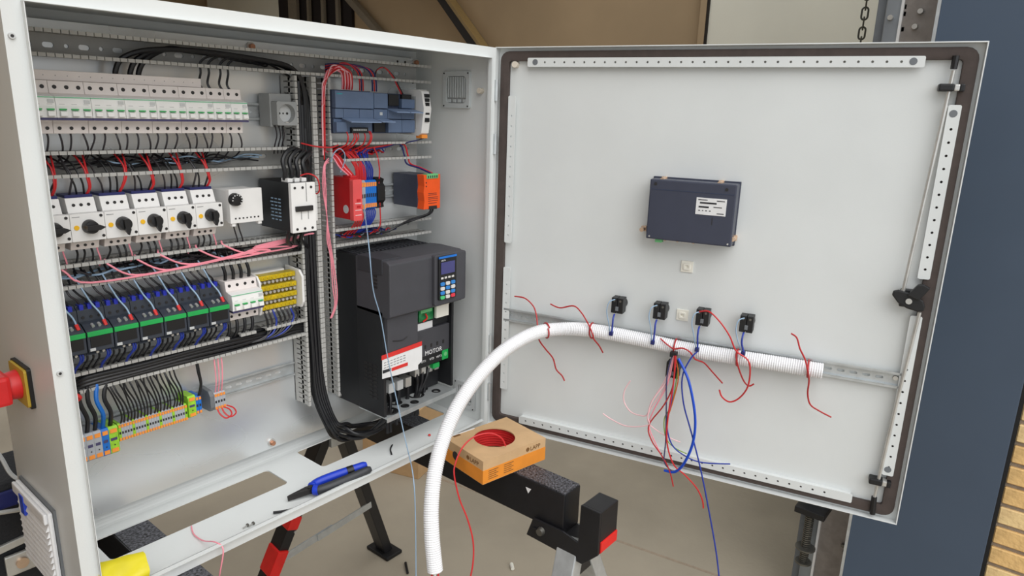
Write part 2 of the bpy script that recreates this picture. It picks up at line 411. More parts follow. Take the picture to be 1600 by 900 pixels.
# ---- door
door = thing('tmp', 'x', 'x', (0, 0, 0), 'D'); 
dr = bpy.data.objects.new('door', MB().box(0, W, .020, .022, 0, 1.002).mesh('door', 'paint', Vector((0, 0, 0)))); COL.objects.link(dr)
bpy.data.objects.remove(door)
bpy.context.view_layer.update()
dr.parent = cab; dr.matrix_parent_inverse = cab.matrix_world.inverted(); dr.matrix_world = DOORM; ORG[dr.name] = Vector((0, 0, 0))
dr['label'] = 'light grey door swung open on the right'
MB().plate([(0, 0), (W, 0), (W, 1.002), (0, 1.002)], [[(.0022, .0022), (W - .0022, .0022), (W - .0022, .9998), (.0022, .9998)]], XZ, 0, .020).build('door_rim', 'paint', dr, .0004)
MB().plate(rrect(.010, W - .009, .010, .993, .022), [rrect(.034, W - .034, .034, .970, .006, 3)], XZ, .009, .0199).build('gasket', 'gasket', dr, .003, True, 'dark brown foam door seal')
PY = .0199
def strip_h(x0, x1, z0, z1):
    hs = [circ(x0 + .02 + i * .025, (z0 + z1) / 2, .0026, 8) for i in range(int((x1 - x0 - .03) / .025))]
    return MB().plate(rrect(x0, x1, z0, z1, .003, 2), hs, XZ, .006, .008).box(x0 + .004, x1 - .004, .008, PY, z1 - .003, z1 - .001)
def strip_v(x0, x1, z0, z1):
    hs = [circ((x0 + x1) / 2, z0 + .02 + i * .025, .0026, 8) for i in range(int((z1 - z0 - .03) / .025))]
    return MB().plate(rrect(x0, x1, z0, z1, .003, 2), hs, XZ, .006, .008).box(x0 + .001, x0 + .003, .008, PY, z0 + .004, z1 - .004)
strip_h(.085, .920, .956, .977).build('stiffener', 'paint', dr)
strip_h(.096, .923, .023, .044).build('stiffener', 'paint', dr)
strip_v(.036, .056, .520, .888).build('stiffener', 'paint', dr)
strip_v(.036, .056, .113, .455).build('stiffener', 'paint', dr)
strip_v(.971, .993, .548, .888).build('stiffener', 'paint', dr)
strip_v(.971, .993, .108, .470).build('stiffener', 'paint', dr)
for u, z in ((.105, .967), (.900, .967), (.981, .872), (.981, .122)):
    MB().cyl((u, .0065, z), (u, .0056, z), .007, n=12).build('keyhole', 'midgrey', dr)
MB().cyl((.049, PY, .962), (.049, .008, .962), .0085, .0075, 14).build('door_stop', 'knobcream', dr, smooth=True)
# locking rods, guides and cam
def drod(pts, r, nm, m, n=8): return MB().tube([PD(a, b, o) for a, b, o in pts], r, n).build(nm, m, dr, smooth=True)
drod([(1490, 110, .004), (1450, 285, .0), (1411, 455, -.002)], .0036, 'locking_rod', 'steel')
drod([(1437, 488, -.002), (1402, 625, .0), (1366, 778, .004)], .0036, 'locking_rod', 'steel')
drod([(1494, 87, .004), (1490, 108, .004)], .0058, 'rod_tip', 'black')
drod([(1366, 776, .004), (1363, 803, .004)], .0058, 'rod_tip', 'black')
for (a, b) in ((1487, 137), (1375, 753)):
    q = PD(a, b, .004)
    MB().box(q.x - .022, q.x + .004, -.004, .0199, q.z - .007, q.z + .007).build('rod_guide', 'black', dr, .003)
    MB().box(q.x + .004, q.x + .013, -.002, .0199, q.z - .006, q.z + .006).build('guide_clip', 'steel', dr, .002)
    MB().box(q.x + .013, q.x + .021, -.003, .0199, q.z - .007, q.z + .007).build('guide_end', 'black', dr, .002)
q = PD(1419, 468, -.004)
MB().prism([(q.x + a, q.z + b) for a, b in ((-.030, .006), (-.029, .015), (-.020, .018), (-.004, .015), (.010, .012), (.026, .002), (.031, -.010), (.030, -.019), (.020, -.022), (.000, -.018), (-.018, -.008))], XZ, -.010, -.001).build('lock_cam', 'black', dr, .0025)
MB().prism([(q.x + a, q.z + b) for a, b in ((-.004, .010), (.012, .034), (.022, .036), (.034, .030), (.018, .002))], XZ, -.016, -.004).build('cam_lever', 'black', dr, .002)
MB().cyl((q.x + .001, -.010, q.z - .002), (q.x + .001, -.013, q.z - .002), .006, n=12).build('cam_screw', 'steel', dr, smooth=True)
MB().box(q.x - .014, q.x + .014, .002, .0199, q.z - .018, q.z + .018).build('lock_base', 'black', dr, .002)
# ---- inner wall vent, lower vent, left wall filter, main switch
def wall_vent(name, label, x, s, y0, y1, z0, z1, slats, m1, m2):
    t = thing(name, label, 'vent', (x, (y0 + y1) / 2, z0))
    MB().plate(rrect(y0, y1, z0, z1, .004, 3), [rrect(y0 + .012, y1 - .012, z0 + .012, z1 - .012, .010, 4)], YZ, x, x + s * .008).build('frame', m1, t, .001)
    MB().box(min(x, x + s * .002), max(x, x + s * .002), y0 + .008, y1 - .008, z0 + .008, z1 - .008).build('filter_pad', m2, t)
    for i in range(slats):
        y = y0 + .018 + (y1 - y0 - .036) * i / (slats - 1)
        MB().box(min(x, x + s * .006), max(x, x + s * .006), y - .0015, y + .0015, z0 + .026, z1 - .014).build('slat', m1, t)
    for i in range(4):
        y = y0 + .02 + (y1 - y0 - .04) * i / 3; MB().box(min(x, x + s * .005), max(x, x + s * .005), y - .005, y + .005, z0 + .014, z0 + .022).build('slat', m1, t)
    for y in (y0 + .005, y1 - .005):
        for z in (z0 + .005, z1 - .005): MB().cyl((x + s * .008, y, z), (x + s * .0095, y, z), .002, n=8).build('screw', 'dot', t)
    return t
WX = W - T
wall_vent('air_vent', 'square clear-covered air vent high on the right inner cabinet wall', WX, -1, .077, .171, .855, .946, 8, 'clear', 'socketgrey')
wall_vent('air_vent', 'small grey vent low on the inner wall behind the white hose', WX, -1, .040, .118, .030, .108, 7, 'lightgrey', 'midgrey')
# exterior filter grille with blue tape
t = thing('filter_grille', 'white louvred filter grille with blue tape on the outer left cabinet side', 'vent', (0, .165, .0))
MB().box(-.004, 0, .085, .258, -.004 + .01, .170).build('backing', 'midgrey', t)
MB().prism([(.088, .012), (.256, .012), (.256, .166), (.088, .166)], YZ, -.012, -.004).build('cover', 'paint_vent', t, .004)
for i in range(10):
    z = .022 + i * .0122
    MB().prism([(-.012, z), (-.017, z), (-.012, z + .011)], lambda a, b, c: (a, c, b), .092, .236).build('louvre', 'paint_vent', t)
MB().box(-.018, -.012, .090, .254, .146, .166).build('top_louvre', 'paint_vent', t, .003)
MB().box(-.0195, -.012, .192, .212, .122, .160).build('tape', 'tape', t, .001)
t = thing('main_switch', 'red rotary main switch on yellow plate outside the left cabinet side', 'switch', (0, .145, .386))
MB().prism(rrect(.105, .186, .350, .421, .004, 2), YZ, -.006, 0).build('base_plate', 'black', t)
MB().prism(rrect(.108, .183, .353, .418, .004, 2), YZ, -.010, -.006).build('face_plate', 'switchyellow', t)
MB().cyl((-.010, .145, .386), (-.030, .145, .386), .025, .022, 20).build('hub', 'switchred', t, .001, True)
MB().box(-.075, -.026, .116, .174, .362, .411).build('handle', 'switchred', t, .006)
MB().box(-.0760, -.0745, .124, .166, .374, .378).build('marking', 'textwhite', t)
MB().box(-.074, -.064, .1154, .1162, .370, .388).build('marking', 'textwhite', t)
MB().box(-.074, -.064, .1154, .1162, .394, .400).build('marking', 'textwhite', t)
# ---- mounting plate
mp = thing('mounting_plate', 'bare galvanised mounting plate carrying all devices inside the cabinet', 'plate', (.5, .252, .036))
MB().box(.02, .984, .250, .2525, .036, .977).build('sheet', 'plate', mp)
MB().box(.02, .984, .2525, .262, .974, .977).build('fold', 'plate', mp)
for q in ((391, 73), (648, 98), (424, 691), (456, 668)):
    p = P(*q, .25)
    if q[0] == 456: continue
    MB().cyl(p, p - Vector((0, .004, 0)), .010, n=14).build('washer', 'steel', mp, smooth=True)
    MB().cyl(p - Vector((0, .004, 0)), p - Vector((0, .011, 0)), .0065, .006, 6).build('bolt', 'copperscrew', mp)
    MB().box(p.x - .012, p.x + .012, .2525, .281, p.z - .012, p.z + .012).build('stand_off', 'galv', mp)
for q in ((621, 96), (633, 97), (645, 114), (645, 129)):
    p = P(*q, .25); MB().cyl(p, p - Vector((0, .0006, 0)), .003, n=10).build('plate_hole', 'dot', mp)
# ---- ducts
PITCH = .0125
def comb(axis, fix, t_, a0, a1, skip=()):
    mb = MB(); y0, yb, y1 = .190, .236, .250
    def bx(a, b, ya, yb_, d_=0):
        if axis == 'x': mb.box(a, b, ya, yb_, fix - d_, fix + t_ + d_)
        else: mb.box(fix - d_, fix + t_ + d_, ya, yb_, a, b)
    bx(a0, a1, yb, y1)
    n = int((a1 - a0) / PITCH); p = (a1 - a0) / n
    for i in range(n):
        if i in skip: continue
        c = a0 + (i + .5) * p
        bx(c - .0047, c + .0047, .198, yb)
        bx(c - .0056, c + .0056, .190, .1975, .0022)
        bx(c - .0057, c + .0057, .212, .219)
    return mb
def duct(label, axis, a0, a1, b0, b1, skip0=(), skip1=()):
    if axis == 'x': t = thing('cable_duct', label, 'duct', ((a0 + a1) / 2, .25, b0))
    else: t = thing('cable_duct', label, 'duct', ((b0 + b1) / 2, .25, a0))
    hs = []; k = 0; s = a0 + .03; mid = (b0 + b1) / 2
    while s < a1 - .03:
        if axis == 'x': hs.append(rrect(s - .009, s + .009, mid - .0045, mid + .0045, .0044, 3) if k % 2 == 0 else circ(s, mid, .0038, 8))
        else: hs.append(rrect(mid - .0045, mid + .0045, s - .009, s + .009, .0044, 3) if k % 2 == 0 else circ(mid, s, .0038, 8))
        s += .028; k += 1
    out = [(a0, b0), (a1, b0), (a1, b1), (a0, b1)] if axis == 'x' else [(b0, a0), (b1, a0), (b1, a1), (b0, a1)]
    MB().plate(out, hs, XZ, .2475, .2499).build('base', 'duct', t)
    comb(axis, b0, .0016, a0, a1, skip0).build('slotted_wall', 'duct', t)
    comb(axis, b1 - .0016, .0016, a0, a1, skip1).build('slotted_wall', 'duct', t)
    return t
duct('grey slotted cable duct running along the very top of the plate', 'x', .045, .982, .916, .956)
duct('grey slotted duct between the top breakers and motor starters', 'x', .045, .574, .717, .758)
duct('grey slotted duct between motor starters and black contactor row', 'x', .045, .574, .522, .562)
duct('grey slotted duct filled with thick black cables above the terminals', 'x', .060, .574, .325, .361, (), (26, 27, 31, 32))
duct('grey slotted duct between programmable controller and red relay row', 'x', .668, .984, .726, .766)
duct('grey slotted duct just above the big dark drive', 'x', .668, .984, .524, .563)
duct('vertical grey duct stuffed with thick black cables', 'z', .140, .912, .576, .620)
duct('vertical grey duct holding red and pink wires beside the drive', 'z', .140, .912, .624, .664)
# ---- rails
def rail(label, x0, x1, zc, y0=.2425, y1=.2499, frame='W'):
    t = thing('din_rail', label, 'rail', ((x0 + x1) / 2, y1, zc), frame)
    hs = []; s = x0 + .02
    while s < x1 - .02: hs.append(rrect(s - .0075, s + .0075, zc - .003, zc + .003, .0028, 3)); s += .025
    MB().plate([(x0, zc - .0125), (x1, zc - .0125), (x1, zc + .0125), (x0, zc + .0125)], hs, XZ, y1 - .0012, y1).build('web', 'galv', t)
    for s_ in (-1, 1):
        MB().box(x0, x1, y0, y0 + .0012, zc + s_ * .0125 - (.005 if s_ < 0 else 0), zc + s_ * .0125 + (.005 if s_ > 0 else 0)).build('brim', 'galv', t)
        z = zc + s_ * .0125; MB().box(x0, x1, y0, y1, z - .0006, z + .0006).build('step', 'galv', t)
    return t
rail('steel mounting rail behind the top breaker row and grey socket', .05, .572, .833)
rail('steel mounting rail behind the motor starter row', .05, .572, .634)
rail('steel mounting rail behind the black contactor row', .05, .572, .440)
rail('steel mounting rail carrying the bottom terminal blocks', .06, .573, .226)
rail('steel mounting rail behind the blue grey programmable controller', .672, .945, .838)
rail('steel mounting rail linking red relay and orange power supply', .672, .96, .640)
# ================================================================== devices, left field
def dots(t, pts, y, r=.0028, m='dot', name='terminal_screw', d=.0012):
    for x, z in pts: MB().cyl((x, y, z), (x, y - d, z), r, n=10).build(name, m, t)
def breaker(n, x0, zc, label, group, name='circuit_breaker', strip='violet'):
    w = .018 * n - .0005
    t = thing(name, label, 'circuit breaker', (x0 + w / 2, .242, zc - .043), group=group)
    z = zc - .833
    MB().prism([(.242, .876 + z), (.190, .876 + z), (.187, .856 + z), (.180, .854 + z), (.180, .814 + z), (.187, .811 + z), (.189, .790 + z), (.242, .790 + z)], YZ, x0, x0 + w).build('housing', 'mcbbody', t, .0008)
    fc = MB().prism([(.181, .854 + z), (.166, .851 + z), (.163, .836 + z), (.164, .8165 + z), (.181, .8165 + z)], YZ, x0, x0 + w).build('front_cover', 'white', t, .0006)
    MB().box(x0, x0 + w, .1645, .167, .8486 + z, .8502 + z).build('green_line', 'mint', fc)
    MB().box(x0, x0 + w, .1635, .182, .8125 + z, .8163 + z).build('nose_shadow_strip', strip, t)  # dark violet strip painting the shadow under the nose
    for i in range(n):
        cx = x0 + .009 + .018 * i
        tg = MB().prism([(.166, .829 + z), (.157, .827 + z), (.156, .8195 + z), (.166, .818 + z)], YZ, cx - .0052, cx + .0052).build('toggle', 'white', t, .0006)
        MB().box(cx - .0052, cx + .0052, .1585, .166, .8292 + z, .8312 + z).build('toggle_mark', 'green', tg)
        dots(t, [(cx, .866 + z)], .1892, .0034); dots(t, [(cx, .799 + z)], .1885, .003)
        MB().box(cx - .004, cx + .004, .1634, .1638, .8375 + z, .8385 + z).build('print', 'inkgrey', fc)
    MB().box(x0 + w - .011, x0 + w - .002, .1630, .1636, .840 + z, .846 + z).build('print', 'lightgrey', fc)
    return t
X0 = .113 - .009
for i in range(6):
    breaker(3, X0 + (i - 1) * .054, .833, OR[i] + ' three-pole white circuit breaker from the left in the top row', 'circuit breakers in the top row')
breaker(2, X0 + 5 * .054, .833, 'two-pole white circuit breaker second from the right in top row', 'circuit breakers in the top row')
breaker(2, X0 + 5 * .054 + .036, .833, 'rightmost two-pole white circuit breaker of the top row', 'circuit breakers in the top row')
t = thing('busbar', 'long pinkish grey busbar cover along the tops of the breakers', 'busbar', (.22, .235, .877))
MB().box(.048, .371, .200, .236, .8765, .893).build('cover', 'mcbbody', t, .001)
for i in range(17): MB().box(.066 + .018 * i, .067 + .018 * i, .1996, .2001, .884, .8855).build('print', 'inkgrey', t)
# socket
t = thing('power_socket', 'grey rail-mounted round power socket right of the breakers', 'socket', (.545, .242, .803))
MB().box(.517, .570, .200, .242, .802, .872).build('housing', 'socketgrey', t, .002)
MB().plate(rrect(.520, .569, .806, .856, .003, 2), [circ(.5445, .831, .0195, 24)], XZ, .178, .201).build('front', 'socketgrey', t, .0008)
MB().cyl((.5445, .2005, .831), (.5445, .194, .831), .0193, n=24).build('well', 'lightgrey', t, smooth=True)
dots(t, [(.5350, .831), (.5540, .831)], .194, .0026); MB().cyl((.5445, .194, .831), (.5445, .1935, .831), .002, n=8).build('screw', 'dot', t)
MB().box(.541, .548, .180, .194, .8115, .8135).build('earth_clip', 'steel', t)
dots(t, [(.526, .8045), (.536, .8045), (.546, .8045)], .1995)
# motor starters
def starter(i):
    c = .0765 + .055 * i
    lab = OR[i] + ' white motor starter from the left with black rotary knob turned ' + ('sideways' if i < 2 else 'upright')
    t = thing('motor_starter', lab, 'motor starter', (c, .242, .588), group='motor starters in the second row')
    MB().box(c - .0225, c + .0225, .198, .242, .590, .674).build('housing', 'lightgrey', t, .001)
    MB().box(c - .0215, c + .0215, .182, .200, .604, .655).build('core', 'lightgrey', t)
    MB().prism([(.240, .680), (.194, .680), (.184, .653), (.240, .653)], YZ, c - .0232, c + .0232).build('upper_cover', 'white', t, .001)
    MB().prism([(.240, .604), (.190, .604), (.196, .588), (.240, .588)], YZ, c - .0232, c + .0232).build('lower_cover', 'mcbbody', t, .001)
    fp = MB().prism(rrect(c - .0272, c + .0272, .607, .655, .0012, 2), XZ, .168, .184).build('front_panel', 'white', t, .0008)
    dots(t, [(c - .012, .668), (c, .668), (c + .012, .668)], .1895, .0028)
    dots(t, [(c - .012, .596), (c, .596), (c + .012, .596)], .193, .0026)
    dots(fp, [(c + .022, .650), (c + .023, .614)], .168, .0026, name='panel_rivet')
    MB().box(c - .024, c - .012, .1676, .168, .6495, .6505).build('print', 'inkgrey', fp)
    MB().cyl((c - .0185, .168, .6315), (c - .0185, .1665, .6315), .0042, n=14).build('test_button', 'yellow', t, smooth=True)
    kb = MB().cyl((c + .002, .168, .632), (c + .002, .153, .632), .0128, .0108, 20).build('knob', 'black', t, .0006, True)
    a = 0 if i < 2 else -math.pi / 2 + .08
    R_ = Matrix.Translation((c + .002, 0, .632)) @ Matrix.Rotation(-a, 4, 'Y')
    g = MB().prism([(-.0105, .0045), (.010, .0045), (.0195, 0), (.010, -.0045), (-.0105, -.0045)], XZ, .146, .156)
    g.v = [tuple(R_ @ Vector(v)) for v in g.v]; g.build('grip', 'black', kb, .0006)
    MB().box(c - .022, c + .022, .196, .236, .680, .685).build('clamp_strip', 'navy', t, .0006)
for i in range(6): starter(i)
# thermistor relay
t = thing('thermistor_relay', 'white relay with small black dial between starters and big contactor', 'relay', (.43, .242, .609))
MB().box(.397, .468, .182, .242, .612, .676).build('housing', 'white', t, .001)
MB().box(.3955, .469, .170, .184, .609, .679).build('front_cover', 'white', t, .0012)
for a in (.399, .458): MB().box(a, a + .008, .172, .182, .603, .610).build('foot', 'white', t)
q = P(368, 312, .165)
dk = MB().cyl((q.x, .170, q.z), (q.x, .158, q.z), .0135, .012, 20).build('dial', 'black', t, .0005, True)
for j in range(8):
    an = math.radians(-40 + j * 32); MB().box(q.x + .010 * math.cos(an) - .001, q.x + .010 * math.cos(an) + .001, .1574, .1581, q.z + .010 * math.sin(an) - .001, q.z + .010 * math.sin(an) + .001).build('dial_mark', 'textwhite', dk)
for j in range(7): MB().box(.405 + j * .0085, .4085 + j * .0085, .1695, .1702, .6175, .6205).build('led', 'dot', t)
# big contactor
t = thing('power_contactor', 'large contactor with black body and white front face, right of the starters', 'contactor', (.535, .242, .586))
MB().box(.506, .563, .124, .242, .585, .690).build('body', 'black', t, .002)
fc = MB().box(.504, .564, .116, .126, .584, .690).build('front_face', 'white', t, .0015)
MB().box(.540, .5412, .1152, .1165, .650, .690).build('groove', 'inkgrey', fc)
MB().box(.512, .554, .111, .1165, .630, .641).build('slider', 'dot', t, .001)
for x in (.526, .543): MB().box(x, x + .0012, .1152, .1165, .612, .630).build('groove', 'inkgrey', fc)
dots(t, [(.513, .680), (.532, .680), (.553, .680), (.515, .592), (.534, .592), (.553, .592)], .116, .0028)
for j in range(7):
    for q_ in range(3): MB().box(.5054, .5061, .160 + q_ * .014, .168 + q_ * .014 + (j % 2) * .003, .606 + j * .0075, .6085 + j * .0075).build('side_print', 'lightblue', t)
for j in range(3): MB().box(.510 + j * .017, .522 + j * .017, .135, .160, .690, .698).build('clamp_lug', 'white', t, .001)
MB().box(.564, .581, .135, .236, .602, .662).build('auxiliary_block', 'white', t, .0012)
dots(t, [(.5725, .655), (.5725, .608)], .135, .0024)
# black contactors with green bars
def cont(i):
    x0 = .058 + .045 * i; x1 = x0 + .0442; c = (x0 + x1) / 2
    t = thing('contactor', OR[i] + ' small dark contactor from the left with a green front bar', 'contactor', (c, .242, .40), group='dark contactors in the third row')
    MB().box(x0, x1, .196, .242, .397, .487).build('housing', 'contactor', t, .0008)
    MB().prism([(.20, .486), (.188, .480), (.186, .455), (.20, .453)], YZ, x0, x1).build('upper_cover', 'contactor', t, .0006)
    MB().prism([(.20, .461), (.174, .457), (.160, .449), (.156, .446), (.156, .409), (.168, .405), (.20, .404)], YZ, x0 + .0006, x1 - .0006).build('nose', 'contactor', t, .0008)
    MB().box(x0 + .005, x1 - .005, .1548, .158, .4165, .4365).build('window', 'rubber', t, .0006)
    MB().box(x0 + .001, x1 - .001, .1535, .158, .4375, .4465).build('green_bar', 'green', t, .0008)
    MB().prism([(.20, .409), (.170, .409), (.164, .401), (.20, .398)], YZ, x0, x1).build('lower_cover', 'contactor', t, .0006)
    MB().box(x0 + .003, x0 + .012, .1545, .157, .4105, .4155).build('label', 'lightgrey', t)
    for j in range(3):
        cx = x0 + .008 + .0135 * j
        MB().box(cx - .0035, cx + .0035, .188, .205, .478, .489).build('wire_clamp', 'clampblue', t, .0008)
        MB().cyl((cx, .187, .466), (cx, .1855, .466), .0027, n=8).build('clamp_recess', 'dot', t)
    for cx in (c - .007, c + .004): MB().cyl((cx, .170, .456), (cx, .163, .4535), .0028, n=10).build('terminal_screw', 'steel', t, smooth=True)
    for cx in (c - .005, c + .005): MB().cyl((cx, .168, .406), (cx, .1625, .4045), .0025, n=10).build('terminal_screw', 'steel', t, smooth=True)
for i in range(7): cont(i)
breaker(4, .383, .442, 'four-pole white breaker between dark contactors and yellow distribution block', None, 'four_pole_breaker')
# distribution block
t = thing('distribution_block', 'stepped block of yellow brass bars with rows of screws in white frame', 'terminal block', (.515, .242, .40))
MB().box(.462, .548, .225, .242, .402, .484).build('base', 'white', t, .002)
MB().prism([(.242, .392), (.185, .396), (.176, .410), (.176, .470), (.188, .484), (.242, .488)], YZ, .560, .566).build('end_plate', 'white', t, .001)
MB().prism([(.242, .392), (.190, .396), (.184, .410), (.184, .470), (.196, .484), (.242, .488)], YZ, .4585, .463).build('end_plate', 'white', t, .001)
for r_ in range(4):
    z = .476 - r_ * .0225; y = .205 - (0 if r_ in (1, 2) else -.004)
    b_ = MB().box(.463, .557, y - .012, y + .012, z - .006, z + .005).build('brass_bar', 'brassyellow', t, .0008)
    for j in range(9):
        x = .469 + j * .0102
        MB().cyl((x, y - .012, z - .0005), (x, y - .0145, z - .0005), .0033, n=8).build('bar_screw', 'brassyellow', b_, smooth=True)
        MB().cyl((x, y - .002, z - .0105), (x, y - .013, z - .0105), .0034, n=8).build('clamp_screw', 'steel', b_, smooth=True)
# terminals
def terminal(x0, w, m, label, group, z0=.200, z1=.240, y=.197, name='terminal_block', big=False):
    t = thing(name, label, 'terminal', (x0 + w / 2, .242, z0), group=group)
    MB().prism([(.242, z0 + .002), (y + .004, z0), (y, z0 + .004), (y, z1 - .004), (y + .004, z1), (.242, z1 - .002)], YZ, x0, x0 + w - .0003).build('housing', m, t)
    hz = z1 - z0
    for zz in (z0 + hz * .14, z1 - hz * .14):
        MB().box(x0 + w * .12, x0 + w * .85, y - .0012, y + .006, zz - hz * .07, zz + hz * .07).build('push_tab', 'orange', t)
    if not big: MB().box(x0 + w * .2, x0 + w * .75, y - .0006, y + .003, z0 + hz * .42, z0 + hz * .55).build('marker_slot', 'dot', t)
    else:
        MB().box(x0 + .002, x0 + w - .003, y - .0006, y + .004, z0 + hz * .50, z0 + hz * .60).build('marker_slot', 'violet', t)
        MB().cyl((x0 + w / 2, y - .0004, z0 + hz * .34), (x0 + w / 2, y - .0012, z0 + hz * .34), .0012, n=8).build('test_hole', 'dot', t)
for i, (m, w_) in enumerate((('termgrey', .0135), ('termgrey', .0135), ('termgrey', .0135), ('blue', .013), ('gy', .0165))):
    x0 = .078 + sum((.0135, .0135, .0135, .013)[:i])
    terminal(x0, w_, m, ['leftmost', 'second', 'third', 'fourth', 'fifth'][i] + ' large feed terminal, ' + {'termgrey': 'grey', 'blue': 'blue', 'gy': 'green yellow'}[m] + ', on the bottom rail', 'large feed terminals', .184, .240, .192, 'feed_terminal', True)
for i in range(26):
    m = 'gy' if i % 5 == 0 else 'termgrey'
    terminal(.1515 + i * .0052, .0052, m, OR[i] + ' narrow ' + ('green yellow' if m == 'gy' else 'grey') + ' terminal from the left in the bottom strip', 'narrow terminals in the bottom strip', .200, .238, .2)
terminal(.289, .016, 'gy', 'wide green yellow earth terminal right of the narrow strip', None, .204, .252, .198, 'earth_terminal', True)
terminal(.3055, .006, 'blue', 'left narrow blue terminal beside the green earth terminal', None, .206, .248, .200, 'neutral_terminal')
terminal(.3118, .006, 'blue', 'right narrow blue terminal beside the green earth terminal', None, .206, .248, .200, 'neutral_terminal')
one('end_bracket', MB().prism([(.242, .200), (.205, .202), (.198, .212), (.198, .238), (.205, .248), (.242, .250)], YZ, .336, .345), 'midgrey', 'dark grey end bracket left of the four spare terminals', 'bracket', (.34, .242, .200), bevel=.001)
for i in range(4): terminal(.3455 + i * .0062, .0062, 'termgrey', OR[i] + ' of four spare grey terminals fed by pink wires', 'four spare terminals', .203, .243, .198, 'spare_terminal')
# ================================================================== devices, right field
t = thing('programmable_controller', 'blue grey programmable controller with hinged flaps at the top right', 'controller', (.72, .242, .790))
MB().box(.664, .774, .182, .242, .789, .886).build('housing', 'plcdark', t, .001)
f1 = MB().box(.664, .774, .170, .184, .846, .884).build('upper_cover', 'plc', t, .0015)
MB().box(.664, .774, .172, .184, .824, .8445).build('status_panel', 'plc', t, .001)
MB().box(.664, .774, .178, .186, .791, .822).build('lower_recess', 'plc', t, .001)
MB().prism([(.174, .8225), (.140, .8150), (.140, .8170), (.174, .8245)], YZ, .684, .772).build('lower_flap', 'plclit', t)
MB().box(.664, .692, .168, .180, .793, .815).build('port_cover', 'plc', t, .001)
MB().box(.708, .756, .170, .184, .790, .803).build('terminal_plug', 'black', t, .001)
for i in range(8): MB().box(.712 + i * .005, .7145 + i * .005, .1685, .1705, .7955, .7995).build('terminal_screw', 'lightgrey', t)
for i in range(2): MB().box(.686 + .046 * i, .6865 + .046 * i, .1715, .1725, .824, .8445).build('seam', 'plcdark', t)
text('lettering', 'SIEMENS', .0042, face(.668, .1697, .876), 'teal', t)
def plcmod(x0, x1, label, kind):
    t = thing('expansion_module', label, 'module', ((x0 + x1) / 2, .242, .790))
    MB().box(x0 + .0005, x1 - .0005, .182, .242, .789, .884).build('housing', 'plcdark', t, .001)
    MB().box(x0 + .0005, x1 - .0005, .172, .184, .824, .846).build('status_panel', 'plc', t, .001)
    if kind == 0:
        MB().box(x0 + .0005, x1 - .0005, .170, .184, .848, .883).build('upper_cover', 'plc', t, .0015)
        MB().prism([(.174, .8225), (.142, .8160), (.142, .8180), (.174, .8245)], YZ, x0 + .001, x1 - .001).build('lower_flap', 'plclit', t)
        MB().box(x0 + .004, x1 - .004, .176, .184, .792, .819).build('terminal_plug', 'black', t, .001)
        MB().box(x0 + .018, x0 + .026, .171, .1725, .832, .839).build('label', 'lightgrey', t)
    elif kind == 1:
        MB().box(x0 + .006, x1 - .006, .174, .184, .855, .882).build('terminal_plug', 'black', t, .001)
        MB().box(x0 + .0005, x1 - .0005, .170, .184, .791, .822).build('lower_cover', 'plc', t, .0015)
        MB().prism([(.174, .8462), (.138, .8392), (.138, .8415), (.174, .8485)], YZ, x0 + .001, x1 - .001).build('upper_flap', 'plclit', t)
    else:
        MB().box(x0 + .0005, x1 - .0005, .170, .184, .850, .872).build('upper_cover', 'plc', t, .0015)
        MB().box(x0 + .005, x1 - .008, .174, .184, .871, .883).build('terminal_plug', 'black', t, .001)
        MB().box(x0 + .0005, x1 - .0005, .170, .184, .791, .822).build('lower_cover', 'plc', t, .0015)
        MB().prism([(.174, .8462), (.138, .8392), (.138, .8415), (.174, .8485)], YZ, x0 + .001, x1 - .001).build('upper_flap', 'plclit', t)
plcmod(.775, .818, 'blue grey expansion module directly right of the controller, lower flap open', 0)
plcmod(.818, .862, 'middle blue grey expansion module with black plug at its top', 1)
plcmod(.862, .906, 'rightmost blue grey expansion module beside the white switch', 2)
t = thing('network_switch', 'slim white angled network switch with black ports, far right of controller', 'module', (.93, .242, .782))
MB().prism([(.242, .895), (.165, .897), (.155, .893), (.146, .850), (.156, .790), (.170, .783), (.242, .786)], YZ, .914, .940).build('housing', 'white', t, .001)
for i in range(5): MB().box(.921, .935, .1475, .165, .878 - i * .0105, .8865 - i * .0105).build('port', 'black', t)
MB().box(.921, .935, .1475, .165, .818, .828).build('port', 'black', t)
MB().box(.918, .938, .158, .180, .777, .786).build('plug', 'orange', t, .001)
MB().box(.9135, .9142, .175, .235, .80, .88).build('side_label', 'lightgrey', t)
# red relay
t = thing('safety_relay', 'deep red relay module with pale red front beside the duct', 'relay', (.708, .242, .587))
MB().box(.696, .721, .168, .242, .588, .687).build('housing', 'relayred', t, .0015)
fc = MB().prism(rrect(.695, .722, .586, .684, .004, 3), XZ, .155, .169).build('front_cover', 'relayface', t, .0015)
for z in (.635, .620): MB().box(.705, .716, .1545, .1555, z - .003, z + .003).build('window', 'relayred', fc)
for z in (.628, .612, .600): MB().box(.700, .718, .1545, .1555, z - .0006, z + .0006).build('print', 'textwhite', fc)
MB().cyl((.696, .185, .612), (.6955, .185, .612), .010, n=20).build('side_button', 'lightgrey', t)
MB().box(.700, .718, .170, .200, .687, .692).build('plug', 'wirered', t, .001)
